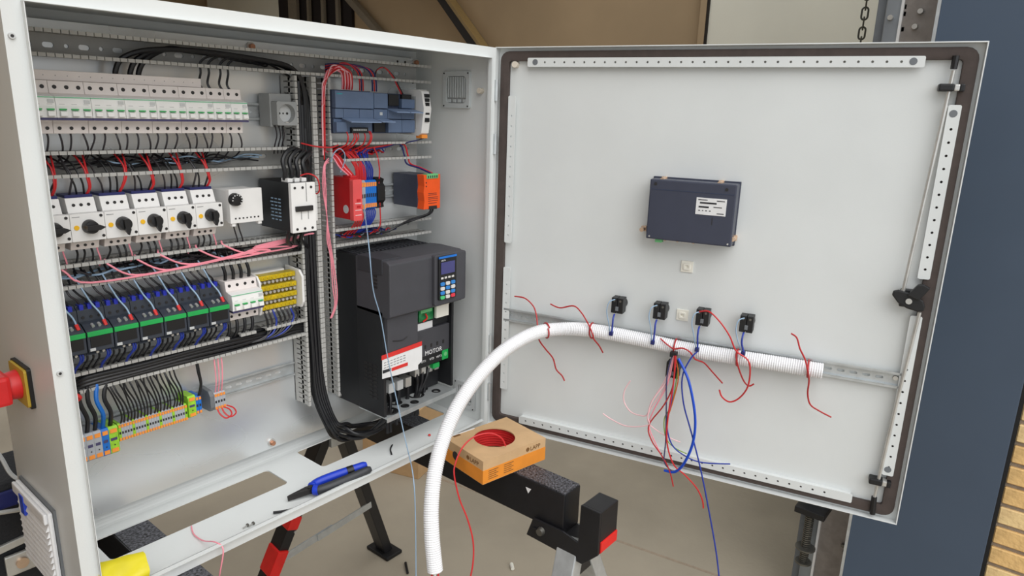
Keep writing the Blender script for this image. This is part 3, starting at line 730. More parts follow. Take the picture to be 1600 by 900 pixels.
# terminals beside it
for i in range(4):
    terminal(.727 + .0062 * i, .0062, 'termgrey' if i else 'white', OR[i] + ' slim orange-tabbed terminal right of the red relay', 'slim terminals beside the red relay', .604, .678, .180, 'jumper_terminal')
for i in range(6):
    terminal(.752 + .0062 * i, .0062, 'blue', OR[i] + ' blue terminal from the left beside the black end stop', 'blue terminals beside the red relay', .606, .677, .184, 'jumper_terminal')
one('end_stop', MB().prism([(.242, .607), (.200, .604), (.186, .608), (.188, .618), (.180, .626), (.180, .660), (.188, .668), (.184, .678), (.200, .682), (.242, .679)], YZ, .790, .814), 'rubber', 'ribbed black end stop right of the blue terminals', 'end stop', (.80, .242, .604), bevel=.001)
# power supply
t = thing('power_supply', 'dark grey power supply with bright orange front at right', 'power supply', (.923, .242, .601))
MB().box(.894, .952, .150, .242, .603, .686).build('housing', 'slate', t, .001)
fp = MB().prism([(.894 + a, b) for a, b in ((0, .600), (.059, .600), (.059, .688), (0, .688), (.003, .660), (0, .643), (.003, .622))], XZ, .126, .151).build('front_cover', 'psuorange', t, .0015)
MB().box(.904, .944, .124, .140, .678, .690).build('upper_plug', 'palegreen', t, .001)
for i in range(5): MB().box(.907 + i * .0075, .910 + i * .0075, .1232, .1245, .680, .686).build('plug_screw', 'inkdark', t)
MB().box(.912, .940, .124, .140, .599, .608).build('lower_plug', 'dot', t, .001)
for i, (z, w_) in enumerate(((.640, .03), (.636, .03), (.630, .034), (.626, .034), (.621, .034), (.615, .03))): MB().box(.910, .910 + w_, .1254, .1262, z - .0006, z + .0006).build('print', 'inkdark', fp)
for z in (.668, .659): MB().cyl((.903, .126, z), (.903, .1252, z), .0018, n=8).build('led', 'inkdark', fp)
# ------------------------------------------------------------------ drive
t = thing('motor_drive', 'large dark grey motor drive with blue keypad and open lower half', 'drive', (.825, .25, .105))
MB().box(.702, .948, .150, .2495, .108, .502).build('heatsink', 'driveblack', t, .002)
for i in range(18): MB().box(.712 + i * .013, .718 + i * .013, .168, .240, .502, .5045).build('fin', 'charcoal', t)
MB().box(.700, .708, .062, .160, .108, .380).build('side_wall', 'driveblack', t, .0015)
MB().box(.942, .950, .070, .160, .118, .380).build('side_wall', 'driveblack', t, .0015)
MB().box(.708, .942, .120, .150, .112, .380).build('inner_back', 'driveblack', t)
up = MB().prism([(.160, .370), (.160, .503), (.120, .506), (.048, .504), (.036, .498), (.036, .372), (.044, .366)], YZ, .700, .950).build('upper_cover', 'drive', t, .003)
MB().box(.698, .760, .060, .150, .470, .5075).build('corner_step', 'charcoal', up, .002)
MB().prism(rrect(.836, .948, .374, .503, .006, 3), XZ, .026, .040).build('keypad_bezel', 'drive', up, .003)
kp = MB().prism(rrect(.846, .908, .388, .499, .004, 3), XZ, .0215, .027).build('keypad', 'black', t, .0008)
MB().box(.846, .908, .0206, .0225, .494, .499).build('blue_band', 'blue', kp)
MB().box(.853, .901, .0205, .022, .454, .484).build('display', 'screen', kp)
text('lettering', 'DELTA', .005, face(.854, .0212, .4870), 'textwhite', kp)
for j in range(4): MB().box(.853 + j * .0125, .861 + j * .0125, .0200, .022, .4415, .4465).build('key', 'keywhite', kp, .0008)
for r_, row in enumerate((('keyblue', 'keywhite', 'keyblue'), ('keywhite', 'keyblue', 'keywhite'), ('keyblue', 'keywhite', 'keyblue'), ('keygreen', 'keywhite', 'keyred'))):
    for j, m in enumerate(row): MB().prism(rrect(.851 + j * .0185, .865 + j * .0185, .4245 - r_ * .0115, .4335 - r_ * .0115, .003, 3), XZ, .0190, .022).build('key', m, kp, .0006)
MB().box(.704, .802, .050, .120, .248, .371).build('lower_cover', 'drive', t, .002)
MB().tube(spl([P(614, 533, .049), P(628, 532, .048), P(636, 526, .049)], 4), .001, 5).build('cover_hinge_line', 'dot', t)
MB().box(.708, .942, .085, .120, .300, .366).build('control_shelf', 'driveblack', t)
a = P(652, 492, .085); b = P(690, 505, .085)
MB().box(.834, .884, .080, .086, .322, .356).build('circuit_board', 'pcb', t)
MB().box(.836, .876, .076, .081, .345, .353).build('connector', 'palegreen', t)
MB().tube(spl([(.845, .077, .322), (.856, .074, .330), (.852, .075, .342)], 4), .0022, 6).build('jumper_wire', 'horsered', t, smooth=True)
MB().box(.880, .925, .064, .072, .326, .358).build('connector', 'pad', t, .001)
MB().box(.893, .927, .064, .100, .356, .368).build('connector', 'knobcream', t, .001)
MB().box(.830, .884, .083, .087, .281, .316).build('label', 'labelwhite', t)
MB().box(.830, .884, .0825, .084, .281, .286).build('label_edge', 'labelyellow', t)
MB().box(.832, .845, .0822, .084, .285, .292).build('label_mark', 'labelred', t)
MB().box(.708, .942, .078, .120, .225, .298).build('terminal_cover', 'drive', t, .002)
for i in range(4): MB().box(.850 + i * .022, .856 + i * .022, .0772, .079, .246, .256).build('slot', 'dot', t)
text('lettering', 'MOTOR', .0172, face(.8515, .0772, .2275), 'textwhite', t)
MB().box(.712, .938, .082, .120, .196, .226).build('terminal_bar', 'black', t, .001)
for x, s in ((.842, 'U/T1'), (.872, 'V/T2'), (.897, 'W/T3')): text('lettering', s, .0085, face(x, .0815, .208), 'textwhite', t)
MB().box(.918, .940, .079, .084, .198, .228).build('earth_tab', 'green', t, .001)
MB().cyl((.929, .079, .213), (.929, .0782, .213), .006, n=16).build('earth_symbol', 'palegreen', t)
MB().box(.890, .914, .086, .120, .178, .192).build('earth_plug', 'green', t, .001)
for i in range(4): MB().box(.714 + i * .028, .734 + i * .028, .092, .120, .150, .176).build('terminal_stud', 'lightgrey' if i < 3 else 'steel', t, .002)
for i in range(4): MB().box(.836 + i * .024, .852 + i * .024, .098, .120, .166, .186).build('terminal_stud', 'steel', t, .002)
def quad(pix, y, th=.0008): 
    q = [P(a, b, y) for a, b in pix]; return [(v.x, v.z) for v in q]
lb = MB().prism(quad(((597, 562), (659, 539), (659, 564), (653, 570), (653, 577), (597, 592)), .050), XZ, .049, .050).build('warning_label', 'labelwhite', t)
MB().prism(quad(((596, 556), (659, 533), (659, 540), (596, 563)), .0488), XZ, .0482, .0490).build('label_band', 'labelred', lb)
MB().prism(quad(((612, 575), (637, 566), (637, 571), (612, 580)), .0488), XZ, .0482, .0490).build('label_band', 'labelred', lb)
MB().prism(quad(((598, 579), (611, 575), (611, 579), (598, 584)), .0488), XZ, .0482, .0490).build('label_band', 'inkdark', lb)
for r_ in range(3):
    for j in range(7):
        u = 600 + j * 5; v = 567 - j * 1.9 + r_ * 4; MB().prism(quad(((u, v), (u + 3.4, v - 1.3), (u + 3.4, v - .3), (u, v + 1)), .0488), XZ, .0484, .0490).build('label_print', 'inkgrey', lb)
MB().plate([(.700, .050), (.950, .062), (.950, .160), (.700, .160)], [circ(.733, .082, .021, 20), circ(.780, .110, .014, 18), circ(.782, .078, .009, 14), circ(.850, .110, .020, 20), circ(.815, .078, .009, 14), circ(.893, .125, .009, 14), circ(.905, .090, .010, 14)], XY, .106, .109).build('gland_tray', 'galv', t)
for x, y, r_ in ((.733, .082, .021), (.780, .110, .014), (.850, .110, .020), (.905, .090, .010), (.893, .125, .009), (.782, .078, .009), (.815, .078, .009)):
    MB().tube([(x + r_ * math.cos(a_), y + r_ * math.sin(a_), .1085) for a_ in [2 * math.pi * i / 18 for i in range(19)]], .0028, 6, False).build('grommet', 'rubber', t, smooth=True)
MB().plate([(.698, .048), (.952, .060), (.952, .063), (.698, .051)], [], XY, .100, .112).build('tray_lip', 'galv', t)
for r_ in range(9):
    for j in range(2 if r_ < 4 else 3): MB().box(.6990, .7002, .086 + j * .018, .099 + j * .018, .150 + r_ * .0105, .1555 + r_ * .0105).build('side_slot', 'dot', t)
for r_ in range(4): MB().box(.6985, .7002, .080, .092, .435 + r_ * .009, .440 + r_ * .009).build('side_slot', 'dot', t)
for z in (.482, .118): MB().cyl((.7015, .238, z), (.696, .238, z), .005, n=12).build('mount_screw', 'steel', t, smooth=True)
# ================================================================== wires inside the cabinet
rj = lambda a: random.uniform(-a, a)
V = Vector
# under the top breakers
for i in range(21):
    x = .113 + .018 * (i - 2); dx = rj(.008)
    wire(OR[i] + ' dark wire from the left dropping below the top breaker row', [V((x, .198, .795)), V((x + dx * .2, .190 + rj(.003), .782)), V((x + dx, .196, .762)), V((x + dx, .222, .742)), V((x + dx + rj(.01), .235, .736))], .0016, 'wiredark', group='wires below the top breakers')
for i in range(3):
    x = .527 + .009 * i
    wire(OR[i] + ' dark wire from the left below the grey power socket', [V((x, .200, .805)), V((x + .001, .196, .785)), V((x, .205, .762)), V((x + .01, .225, .745))], .0016, 'wiredark', group='wires below the socket')
# thick feed cables in the top duct
for i, u in enumerate((182, 205, 218)):
    a = P(u, 114, .21)
    wire(OR[i] + ' thick black cable from the left rising off the busbar into top duct', [V((a.x, .215, .884)), V((a.x, .212, .90)), V((a.x + .012, .205, .922)), V((a.x + .055, .200 + i * .006, .938 + i * .003)), V((.36, .200 + i * .008, .944)), V((.50, .200 + i * .008, .938)), V((.575, .198 + i * .008, .925)), V((.600 + i * .006, .196 + i * .006, .88)), V((.602 + i * .006, .200, .80)), V((.602 + i * .005, .205, .70))], .0050, 'wireblack', group='thick feed cables', name='cable', cat='cable', n=8)
for i, u in enumerate((312, 325, 343, 355)):
    a = P(u, 105, .21); b = P(u + 6, 133, .2)
    wire(OR[i] + ' thin black wire from the left looping from top duct to right breakers', [V((b.x, .202, .872)), V((b.x - .006, .205, .885)), V((a.x, .208, .905)), V((a.x, .205, .925)), V((a.x + .025, .200, .938)), V((a.x + .08, .205, .932 - i * .002)), V((.53, .210, .930)), V((.59, .21, .90))], .0022, 'wireblack', group='thin black wires in the top duct')
# black bundle in the vertical duct, down to the drive
for i in range(9):
    x = .588 + (i % 5) * .0062; y = .198 + (i // 5) * .012; ex = .755 + (i % 5) * .03; lo = .040 - (i % 5) * .020; 
    z0 = .90 - i * .05 if i < 4 else .62 - (i - 4) * .02
    wire(OR[i] + ' thick black cable of the bundle hanging down the vertical duct', [V((x, y, z0)), V((x + rj(.004), y, .50)), V((x + rj(.004), y - .004, .30)), V((x + .004, y - .012, .17)), V((x + .022, y - .03, .09 + rj(.006))), V((x + .060, y - .022, .030 + (i % 5) * .009)), V((.70 + (i % 3) * .016, .185 - (i % 4) * .012, .012 + (i % 5) * .008)), V((ex - .02, .150, .036)), V((ex, .110, .085 if i % 2 else .10)), V((ex + .004, .110, .155))], .0046, 'wireblack', group='bundle of thick black cables', name='cable', cat='cable', n=8)
# contactor loops
for i in range(4):
    x = .512 + .016 * i
    wire(OR[i] + ' black cable from the left looping over the large contactor', [V((x, .150, .695)), V((x - .002, .145, .712)), V((x - .003, .148, .738 - i * .002)), V((x + .022, .155, .758 - i * .003)), V((.575 + i * .004, .175, .748 - i * .003)), V((.590 + i * .004, .195, .715)), V((.594 + i * .004, .203, .64)), V((.594 + i * .004, .205, .56))], .0048, 'wireblack', group='cables looping over the large contactor', name='cable', cat='cable', n=8)
for i in range(3):
    x = .515 + .017 * i
    wire(OR[i] + ' black cable from the left leaving the bottom of large contactor', [V((x, .145, .588)), V((x, .15, .574)), V((x + .010, .17, .556)), V((x + .04, .195, .535)), V((.590 + .006 * i, .20, .50)), V((.592 + .006 * i, .203, .40))], .0046, 'wireblack', group='cables below the large contactor', name='cable', cat='cable', n=8)
wire('thin red wire curving down the right side of large contactor', [V((.545, .150, .700)), V((.562, .135, .706)), V((.577, .125, .695)), V((.582, .128, .668)), V((.578, .140, .660))], .0016, 'wirered')
wire('long red wire draped across the vertical ducts', [V((.58, .185, .768)), V((.62, .182, .760)), V((.66, .182, .758)), V((.70, .20, .764)), V((.74, .22, .752))], .0018, 'wirered')
# into the motor starters
n = 0
for i in range(6):
    c = .0765 + .055 * i
    for j, m in enumerate(('wiredark', 'wireblack', 'wireblack')):
        x = c - .012 + .012 * j; s = rj(.012)
        wire('%s black wire from the left entering the motor starters from above' % OR[n], [V((x + s * 2 - .012, .225, .752)), V((x + s - .006, .206, .738)), V((x + s, .194, .718)), V((x + s * .4, .195, .702)), V((x, .204, .684))], .0018, m, group='black wires above the motor starters'); n += 1
    x = c + .018; s = rj(.008)
    for q in range(2):
        wire('%s red wire of the pair dropping onto the %s motor starter' % (('left', 'right')[q], OR[i]), [V((x + s + .012 * (q * 2 - 1) * .6, .218, .754)), V((x + s + .004 * q, .200, .732)), V((x + s * .6 + .003 * q, .192, .712)), V((x + .002 * q, .195, .696)), V((x + .001 * q - .004, .204, .682))], .0017, 'wirered', group='red wires above the motor starters')
# below the motor starters
n = 0
for i in range(6):
    c = .0765 + .055 * i
    for j in range(3):
        x = c - .012 + .012 * j; s = rj(.006) - .003
        wire('%s black wire from the left leaving the motor starters below' % OR[n], [V((x, .205, .590)), V((x + s * .2, .196, .580)), V((x + s, .197, .566)), V((x + s, .215, .552)), V((x + s + .01, .23, .535))], .0019, 'wireblack', group='black wires below the motor starters'); n += 1
    x = c + .021
    wire('short pink wire below the %s motor starter' % OR[i], [V((x, .205, .598)), V((x, .198, .582)), V((x + .003, .198, .566)), V((x + .004, .21, .552))], .0014, 'wirepink', group='pink wires below the motor starters')
for i in range(2): wire(('left', 'right')[i] + ' dark wire below the dial relay', [V((.417 + .011 * i, .205, .612)), V((.418 + .011 * i, .198, .59)), V((.424 + .012 * i, .200, .566)), V((.43 + .012 * i, .22, .55))], .0016, 'wiredark', group='wires below the dial relay')
# pink bundle in the third duct
for i in range(6):
    u = (98, 168, 215, 250, 310, 350)[i]; v = (426, 415, 408, 400, 392, 385)[i]
    a = P(u, v, .19); b = P(u + 45, v + 19 - i, .186)
    e = [V((a.x, .20, a.z + .01)), V((a.x + .004, .190, a.z)), V((b.x, .186, b.z + .004)), V((max(b.x + .06, .30) + i * .01, .184, .530 + i * .0022)), V((.45, .186, .541 + i * .0018)), V((.54, .190, .553 + i * .0012)), V((.585, .192, .562)), V((.61, .195, .562))]
    wire(OR[i] + ' long pink wire from the left sweeping along the third duct', e, .0019, 'wirepink', group='pink wires along the third duct')
# dark clutter inside ducts
def clutter(nm, x0, x1, z0, z1, cols, k, grp, r=.0016):
    for i in range(k):
        a = x0 + (x1 - x0) * random.random() * .5; b = a + (x1 - x0) * (.25 + .25 * random.random()); m = cols[i % len(cols)]
        pts = [V((a + (b - a) * t_, random.uniform(.205, .240), random.uniform(z0 + .006, z1 - .006))) for t_ in (0, .2, .4, .6, .8, 1)]
        wire('%s loose %s wire lying inside %s' % (OR[i], {'wiredark': 'dark', 'wireblack': 'black', 'navy': 'blue', 'wireblue': 'blue', 'lightblue': 'pale blue', 'wirered': 'red', 'midgrey': 'grey'}[m], nm), pts, r, m, group=grp)
clutter('the duct below the top breakers', .06, .57, .720, .752, ['wiredark', 'wireblack', 'lightblue', 'wireblack'], 18, 'loose wires in second duct')
clutter('the duct below the motor starters', .06, .57, .525, .555, ['wireblack', 'lightblue', 'wiredark'], 14, 'loose wires in third duct', .002)
clutter('the duct above the drive', .67, .90, .528, .556, ['navy', 'wirered', 'midgrey', 'wireblue'], 16, 'loose wires above the drive')
clutter('the duct under the controller', .66, .88, .730, .760, ['wirered', 'wirered', 'wireblue', 'wirered'], 22, 'loose wires under the controller', .0017)
# contactor wiring
n = 0
for i in range(7):
    x0 = .058 + .045 * i
    for j in range(3):
        x = x0 + .008 + .0135 * j
        wire('%s black wire from the left entering the dark contactors from above' % OR[n], [V((x - .022 + rj(.004), .222, .545)), V((x - .020 + rj(.004), .202, .522)), V((x - .014, .194, .508)), V((x - .003, .195, .496)), V((x, .198, .484))], .0019, 'wireblack' if n % 3 else 'wiredark', group='black wires above the dark contactors'); n += 1
    x = x0 + .036
    o = wire('pale blue wire with red ferrule plugged into the %s dark contactor' % OR[i], [V((x - .026, .205, .535)), V((x - .022, .188, .515)), V((x - .012, .184, .490)), V((x - .003, .175, .472)), V((x, .167, .456))], .0016, 'lightblue', group='pale blue wires on the dark contactors')
    fm = MB().cyl((x - .001, .1690, .461), (x + .001, .165, .4505), .0032, n=8).build('ferrule', 'labelred', o, smooth=True)
    for q in range(2):
        x = x0 + .034 + q * .004
        wire('%s blue wire leaving the bottom of the %s dark contactor' % (('left', 'right')[q], OR[i]), [V((x, .166, .405)), V((x, .166, .394)), V((x - .004 - q * .006, .180, .376)), V((x - .006, .20, .358)), V((x - .01, .22, .345))], .0019, 'wireblue', group='blue wires below the dark contactors')
    for j in range(3):
        x = x0 + .006 + .010 * j
        wire('%s black wire leaving the bottom of the %s dark contactor' % (OR[j], OR[i]), [V((x, .186, .402)), V((x, .184, .388)), V((x - .006, .192, .372)), V((x - .01, .21, .352))], .0020, 'wireblack', group='black wires below the dark contactors')
for i in range(4):
    x = .392 + .018 * i
    wire(OR[i] + ' thick black cable from the left entering the four-pole breaker', [V((x - .006, .215, .545)), V((x - .006, .200, .520)), V((x - .002, .198, .50)), V((x, .205, .480))], .0036, 'wireblack', group='cables above the four-pole breaker', name='cable', cat='cable', n=8)
    wire(OR[i] + ' thick black cable from the left below the four-pole breaker', [V((x, .205, .402)), V((x, .200, .385)), V((x - .004, .200, .365)), V((x - .02, .21, .345)), V((x - .07, .215, .336))], .0036, 'wireblack', group='cables below the four-pole breaker', name='cable', cat='cable', n=8)
for i in range(8):
    x = .475 + .011 * i
    wire(OR[i] + (' blue' if i % 4 == 2 else ' dark') + ' wire from the left hanging under the yellow distribution block', [V((x, .205, .408)), V((x, .196, .392)), V((x + .004, .194, .370)), V((x - .004 - .004 * i, .192, .345 + rj(.004))), V((x - .04 - .006 * i, .198, .336)), V((x - .11, .215, .338))], .0022, ['wireblack', 'wiredark', 'wireblue', 'wireblack'][i % 4], group='wires under the distribution block')
for i in range(8):
    z = .331 + (i % 4) * .0065; y = .196 + (i // 4) * .013
    wire(OR[i] + ' thick black cable lying along the lowest wide duct', [V((.082 + i * .003, y + .01, z - .012)), V((.11, y, z - .002)), V((.20, y - .003, z + rj(.003))), V((.30, y - .003, z + rj(.003))), V((.40, y, z + rj(.004))), V((.48, y + .006, z + rj(.004))), V((.575, y + .008, z)), V((.60, y + .006, z - .05))], .0042, 'wireblack', group='black cables along the lowest duct', name='cable', cat='cable', n=8)
# to feed terminals
for i in range(5):
    x = .085 + .0135 * i
    wire(OR[i] + (' thick black' if i != 3 else ' thick blue') + ' cable from the left entering the large feed terminals', [V((x - .012 + i * .003, .195, .332)), V((x - .010, .186, .305)), V((x - .002, .186, .275)), V((x, .198, .250)), V((x, .206, .234))], .0040, 'wireblack' if i != 3 else 'blue', group='cables into the feed terminals', name='cable', cat='cable', n=8)
one('cable_tie', MB().tube(spl([V((.072, .190, .322)), V((.078, .182, .328)), V((.088, .182, .320)), V((.084, .190, .312))], 4), .004, 6), 'labelred', 'red tape knot on the cables at the left cabinet edge', 'tape', (.075, .186, .32), smooth=True)
for i in range(20):
    x = .158 + i * .0064; g = (i // 2 % 5) * .003
    wire(OR[i] + ' thin black wire from the left entering the narrow bottom terminals', [V((x - .018 + rj(.005), .200, .330)), V((x - .014 + rj(.004), .191, .308)), V((x - .006, .190, .280)), V((x + rj(.002), .196, .255)), V((x, .206, .232))], .0017, 'wireblack', group='wires into the narrow terminals')
for i in range(2): wire(('left', 'right')[i] + ' black wire dropping to the blue neutral terminals', [V((.313 + i * .003, .200, .330)), V((.312 + i * .003, .193, .305)), V((.316 + i * .002, .194, .275)), V((.314 + i * .003, .204, .246))], .0022, 'wireblack', group='wires into the neutral terminals')
for i in range(3): wire(OR[i] + ' pink wire from the left dropping to the four spare terminals', [V((.352 + i * .008, .200, .335)), V((.350 + i * .008, .194, .305)), V((.350 + i * .007, .194, .270)), V((.351 + i * .007, .204, .240))], .0014, 'wirepink', group='pink wires into the spare terminals')
for i in range(2):
    x = .350 + .010 * i
    wire(('left', 'right')[i] + ' red wire loop hanging under the four spare terminals', [V((x, .200, .208)), V((x + .001, .190, .196)), V((x + .010, .182, .186)), V((x + .024, .184, .190)), V((x + .022, .190, .201)), V((x + .012, .200, .207))], .0016, 'wirered', group='red loops under the spare terminals')
# controller wiring
for i in range(8):
    x = .676 + (i % 4) * .008 + (i // 4) * .010
    wire('%s %s wire from the left rising from controller into the top duct' % (OR[i], 'red' if i % 2 else 'pink'), [V((.640 + (i % 3) * .003, .19, .80 - i * .01)), V((.641 + (i % 3) * .003, .186, .87)), V((.647 + (i % 3) * .003, .186, .905)), V((.665 + i * .004, .190, .930 + (i % 3) * .004)), V((.695 + i * .004, .190, .925 + (i % 3) * .003)), V((.700 + i * .004, .190, .905)), V((.702 + i * .004, .195, .888))], .0017, ['wirepink', 'wirered', 'palepink', 'wirered'][i % 4], group='wires above the controller')
for i in range(6):
    x = (.752, .757, .762, .790, .796, .802)[i]
    wire('%s %s wire above the expansion modules from the left' % (OR[i], ('red', 'blue')[i % 2]), [V((.665, .205, .925 + i * .003)), V((.70, .2, .944)), V((x - .03, .196, .945 - i * .001)), V((x - .006, .195, .930)), V((x, .194, .910)), V((x + .002, .196, .887))], .0019, ('wirered', 'navy')[i % 2], group='red and blue wires above the modules')
for i in range(2): wire(('left red', 'right dark')[i] + ' wire arching onto the module with the top plug', [V((.80, .200, .905)), V((.805, .196, .935)), V((.830, .196, .944)), V((.855 + i * .004, .195, .925)), V((.868 + i * .005, .194, .905)), V((.870 + i * .005, .180, .884))], .0018, ('wirered', 'wiredark')[i], group='wires arching onto the plugged module')
for i in range(7):
    x = (.698, .716, .722, .728, .748, .764, .768)[i]
    wire(OR[i] + ' red wire from the left dropping below the controller', [V((x, .178, .794)), V((x, .172, .780)), V((x - .006 + rj(.004), .180, .762)), V((x - .012 + rj(.01), .205, .748)), V((x - .02 + rj(.01), .220, .735))], .0017, 'wirered', group='red wires below the controller')
# relay row
for i in range(6):
    wire(OR[i] + (' red' if i % 3 else ' pink') + ' wire of the bunch running into the red relay', [V((.66 + i * .003, .215, .750)), V((.668 + i * .004, .192, .735)), V((.680 + i * .004, .184, .712)), V((.702 + i * .003, .182, .693)), V((.704 + i * .002, .184, .686))], .0019, 'wirered' if i % 3 else 'wirepink', group='red bunch into the relay')
for i in range(9):
    x = .735 + i * .0035
    wire(OR[i] + ' red wire from the left entering the terminals beside the relay', [V((x - .03 + rj(.012), .215, .752)), V((x - .016 + rj(.006), .196, .728)), V((x - .004, .190, .705)), V((x, .194, .675))], .0019, 'wirered', group='red wires into the slim terminals')
for i in range(6):
    x = .757 + i * .0055
    wire(OR[i] + ' blue wire from the left entering the blue terminals', [V((x - .004 + rj(.01), .215, .750)), V((x - .008 + rj(.004), .196, .726)), V((x - .002, .190, .702)), V((x, .196, .674))], .0019, 'wireblue', group='blue wires into the blue terminals')
    wire(OR[i] + ' blue wire from the left leaving the blue terminals below', [V((x, .196, .610)), V((x + .003, .188, .598)), V((x - .003, .188, .580)), V((x - .014, .196, .562)), V((x - .03, .215, .545))], .0019, 'wireblue', group='blue wires under the blue terminals')
for i in range(4): wire(OR[i] + ' red wire from the left below the slim terminals', [V((.728 + i * .006, .190, .608)), V((.728 + i * .006, .184, .59)), V((.716 + i * .008, .19, .566)), V((.705 + i * .01, .21, .545))], .0018, 'wirered', group='red wires under the slim terminals')
wire('single red wire running straight down right of the black end stop', [V((.795, .20, .755)), V((.800, .192, .735)), V((.803, .188, .70)), V((.800, .188, .66)), V((.803, .188, .60)), V((.803, .190, .56)), V((.80, .21, .54))], .0016, 'wirered')
for i in range(2): wire(('blue', 'red')[i] + ' wire arching from the duct down to the orange power supply', [V((.76, .21, .748)), V((.82, .20, .752 + i * .005)), V((.875 + i * .012, .196, .762)), V((.890 + i * .012, .194, .735)), V((.895 + i * .012, .190, .712)), V((.915 + i * .006, .165, .702)), V((.927 + i * .006, .134, .690))], .0022, ('navy', 'wirered')[i])
for i in range(2): wire(('upper', 'lower')[i] + ' black wire sagging from the orange power supply into the duct', [V((.925 + i * .008, .132, .602)), V((.918 + i * .008, .136, .586)), V((.890, .165, .572 - i * .004)), V((.868, .190, .555)), V((.84, .205, .541 - i * .002)), V((.78, .21, .540 - i * .003)), V((.71, .21, .548))], .0026, 'wireblack', group='black wires of the power supply')
for i in range(2): wire(('left short dark', 'right short blue')[i] + ' wire under the white network switch', [V((.928 + i * .005, .165, .778)), V((.915, .17, .772)), V((.895, .185, .766)), V((.885, .205, .755))], .0016, ('wiredark', 'navy')[i], group='wires under the network switch')
wire('pale loop of thin grey wire above the red relay', [V((.655, .182, .725)), V((.660, .176, .745)), V((.675, .174, .755)), V((.690, .176, .742)), V((.690, .180, .720)), V((.684, .186, .700))], .0014, 'lightblue')
# pink wires down the second vertical duct
for i in range(3):
    wire(OR[i] + ' pink wire hanging down the vertical duct beside the drive', [V((.655, .190, .733 - i * .005)), V((.636 + i * .002, .184, .715)), V((.632 + i * .004, .184, .66)), V((.640, .184, .60)), V((.638 + i * .004, .184, .545)), V((.645 + i * .003, .182, .50)), V((.654 + (i - 1) * .006, .182, .43)), V((.652 + i * .003, .182, .385)), V((.644 + i * .002, .19, .350))], .0013, 'wirepink', group='pink wires in the vertical duct')
# motor cables in the drive
for i, (a, b) in enumerate((((.724, .110, .160), (.729, .085, .10)), ((.750, .108, .160), (.738, .085, .10)), ((.778, .106, .165), (.776, .105, .10)), ((.842, .104, .180), (.848, .110, .10)), ((.866, .104, .180), (.853, .110, .10)), ((.890, .104, .185), (.857, .110, .10)))):
    a, b = V(a), V(b)
    wire(OR[i] + ' thick black cable from the left clamped in the drive terminals', [a, a * .6 + b * .4 + V((0, -.008, .004)), b, b - V((0, 0, .05))], .0042, 'wireblack', group='cables clamped in the drive', name='cable', cat='cable', n=8)
# thin grey wire hanging in front of drive
wire('single thin blue grey wire hanging from the relay row past the drive', [P(569, 318, .170), P(571, 340, .150), P(577, 390, .02), P(583, 452, .018), P(595, 497, .016), P(606, 560, .015), P(621, 630, .005), P(634, 690, -.03), PK(645, 740, 1.52), PK(649, 800, 1.52), PK(650, 895, 1.52), PK(650, 960, 1.52)], .0013, 'lightblue')
# loose things on the cabinet floor
wire('pink wire end curled on the white cabinet floor, drooping over the front edge', [PZ(299, 822, .006), PZ(303, 835, .006), PZ(318, 845, .010), PZ(336, 847, .026), V((PZ(338, 862, 0).x, -.014, .018)), V((PZ(338, 862, 0).x - .012, -.016, -.03)), V((PZ(338, 862, 0).x - .02, -.012, -.08))], .0014, 'wirepink')
wire('short black cable offcut lying on the cabinet floor', [PZ(427, 801, .007), PZ(452, 797, .008), PZ(478, 787, .012)], .0032, 'wireblack', name='cable_offcut', cat='cable')
for i, (u, v) in enumerate(((384, 822), (393, 819))):
    q = PZ(u, v, .008)
    t = thing('screw', ('left', 'right')[i] + ' of two loose screws on the white cabinet floor', 'screw', (q.x, q.y, .006), group='loose screws on the floor')
    MB().cyl((q.x - .006, q.y, .006), (q.x + .004, q.y + .002, .006), .0016, n=8).build('shank', 'steel', t, smooth=True)
    MB().cyl((q.x + .004, q.y + .002, .0065), (q.x + .0065, q.y + .0025, .0065), .0038, n=10).build('head', 'screw', t, smooth=True)
# pliers
a = PZ(449, 779, .012); b = PZ(576, 729, .034); ax = (b - a); L = ax.length
rot = ax.to_track_quat('X', 'Z').to_matrix()
t = thing('pliers', 'combination pliers with blue and black handles on the cabinet floor', 'pliers', a, rot=rot)
k = L / .2
MB().prism([(0, -.003), (.048 * k, -.0085), (.062 * k, -.007), (.060 * k, .0005), (0, .0002)], XY, -.006, .006).build('jaw', 'pliersteel', t, .001)
MB().prism([(.001, .0010), (.046 * k, .0095), (.060 * k, .0080), (.062 * k, .0012)], XY, -.006, .006).build('jaw', 'pliersteel', t, .001)
MB().cyl((.054 * k, 0, -.008), (.054 * k, 0, .008), .006, n=12).build('pivot', 'pliersteel', t, smooth=True)
def handle(s): return spl([V((.060 * k, s * .007, 0)), V((.072 * k, s * .015, 0)), V((.10 * k, s * .0175, 0)), V((.15 * k, s * .0155, 0)), V((.2 * k, s * .012, 0))], 5)
for s, m in ((-1, 'pliergrey'), (1, 'plierblue')):
    h_ = handle(s); MB().tube(h_, [.0112 if 0 < i < 3 else .0088 + .0016 * math.sin(i * .16) if i < len(h_) - 1 else .006 for i in range(len(h_))], 10).build('handle', m, t, smooth=True)
MB().tube([V((.150 * k, .014, 0)), V((.166 * k, .0133, 0))], .0108, 10).build('grip_band', 'black', t, smooth=True)
h_ = handle(-1)[:5]; MB().tube(h_, [.0116] * len(h_), 10).build('handle_collar', 'plierblue', t, smooth=True)
q = PZ(611, 702, .003); one('cable_offcut', MB().tube(spl([PZ(613, 695, .006), PZ(610, 702, .006), PZ(612, 710, .006)], 4), .002, 6), 'wireblack', 'tiny curved black wire scrap near the cabinet front edge', 'cable', q, smooth=True)
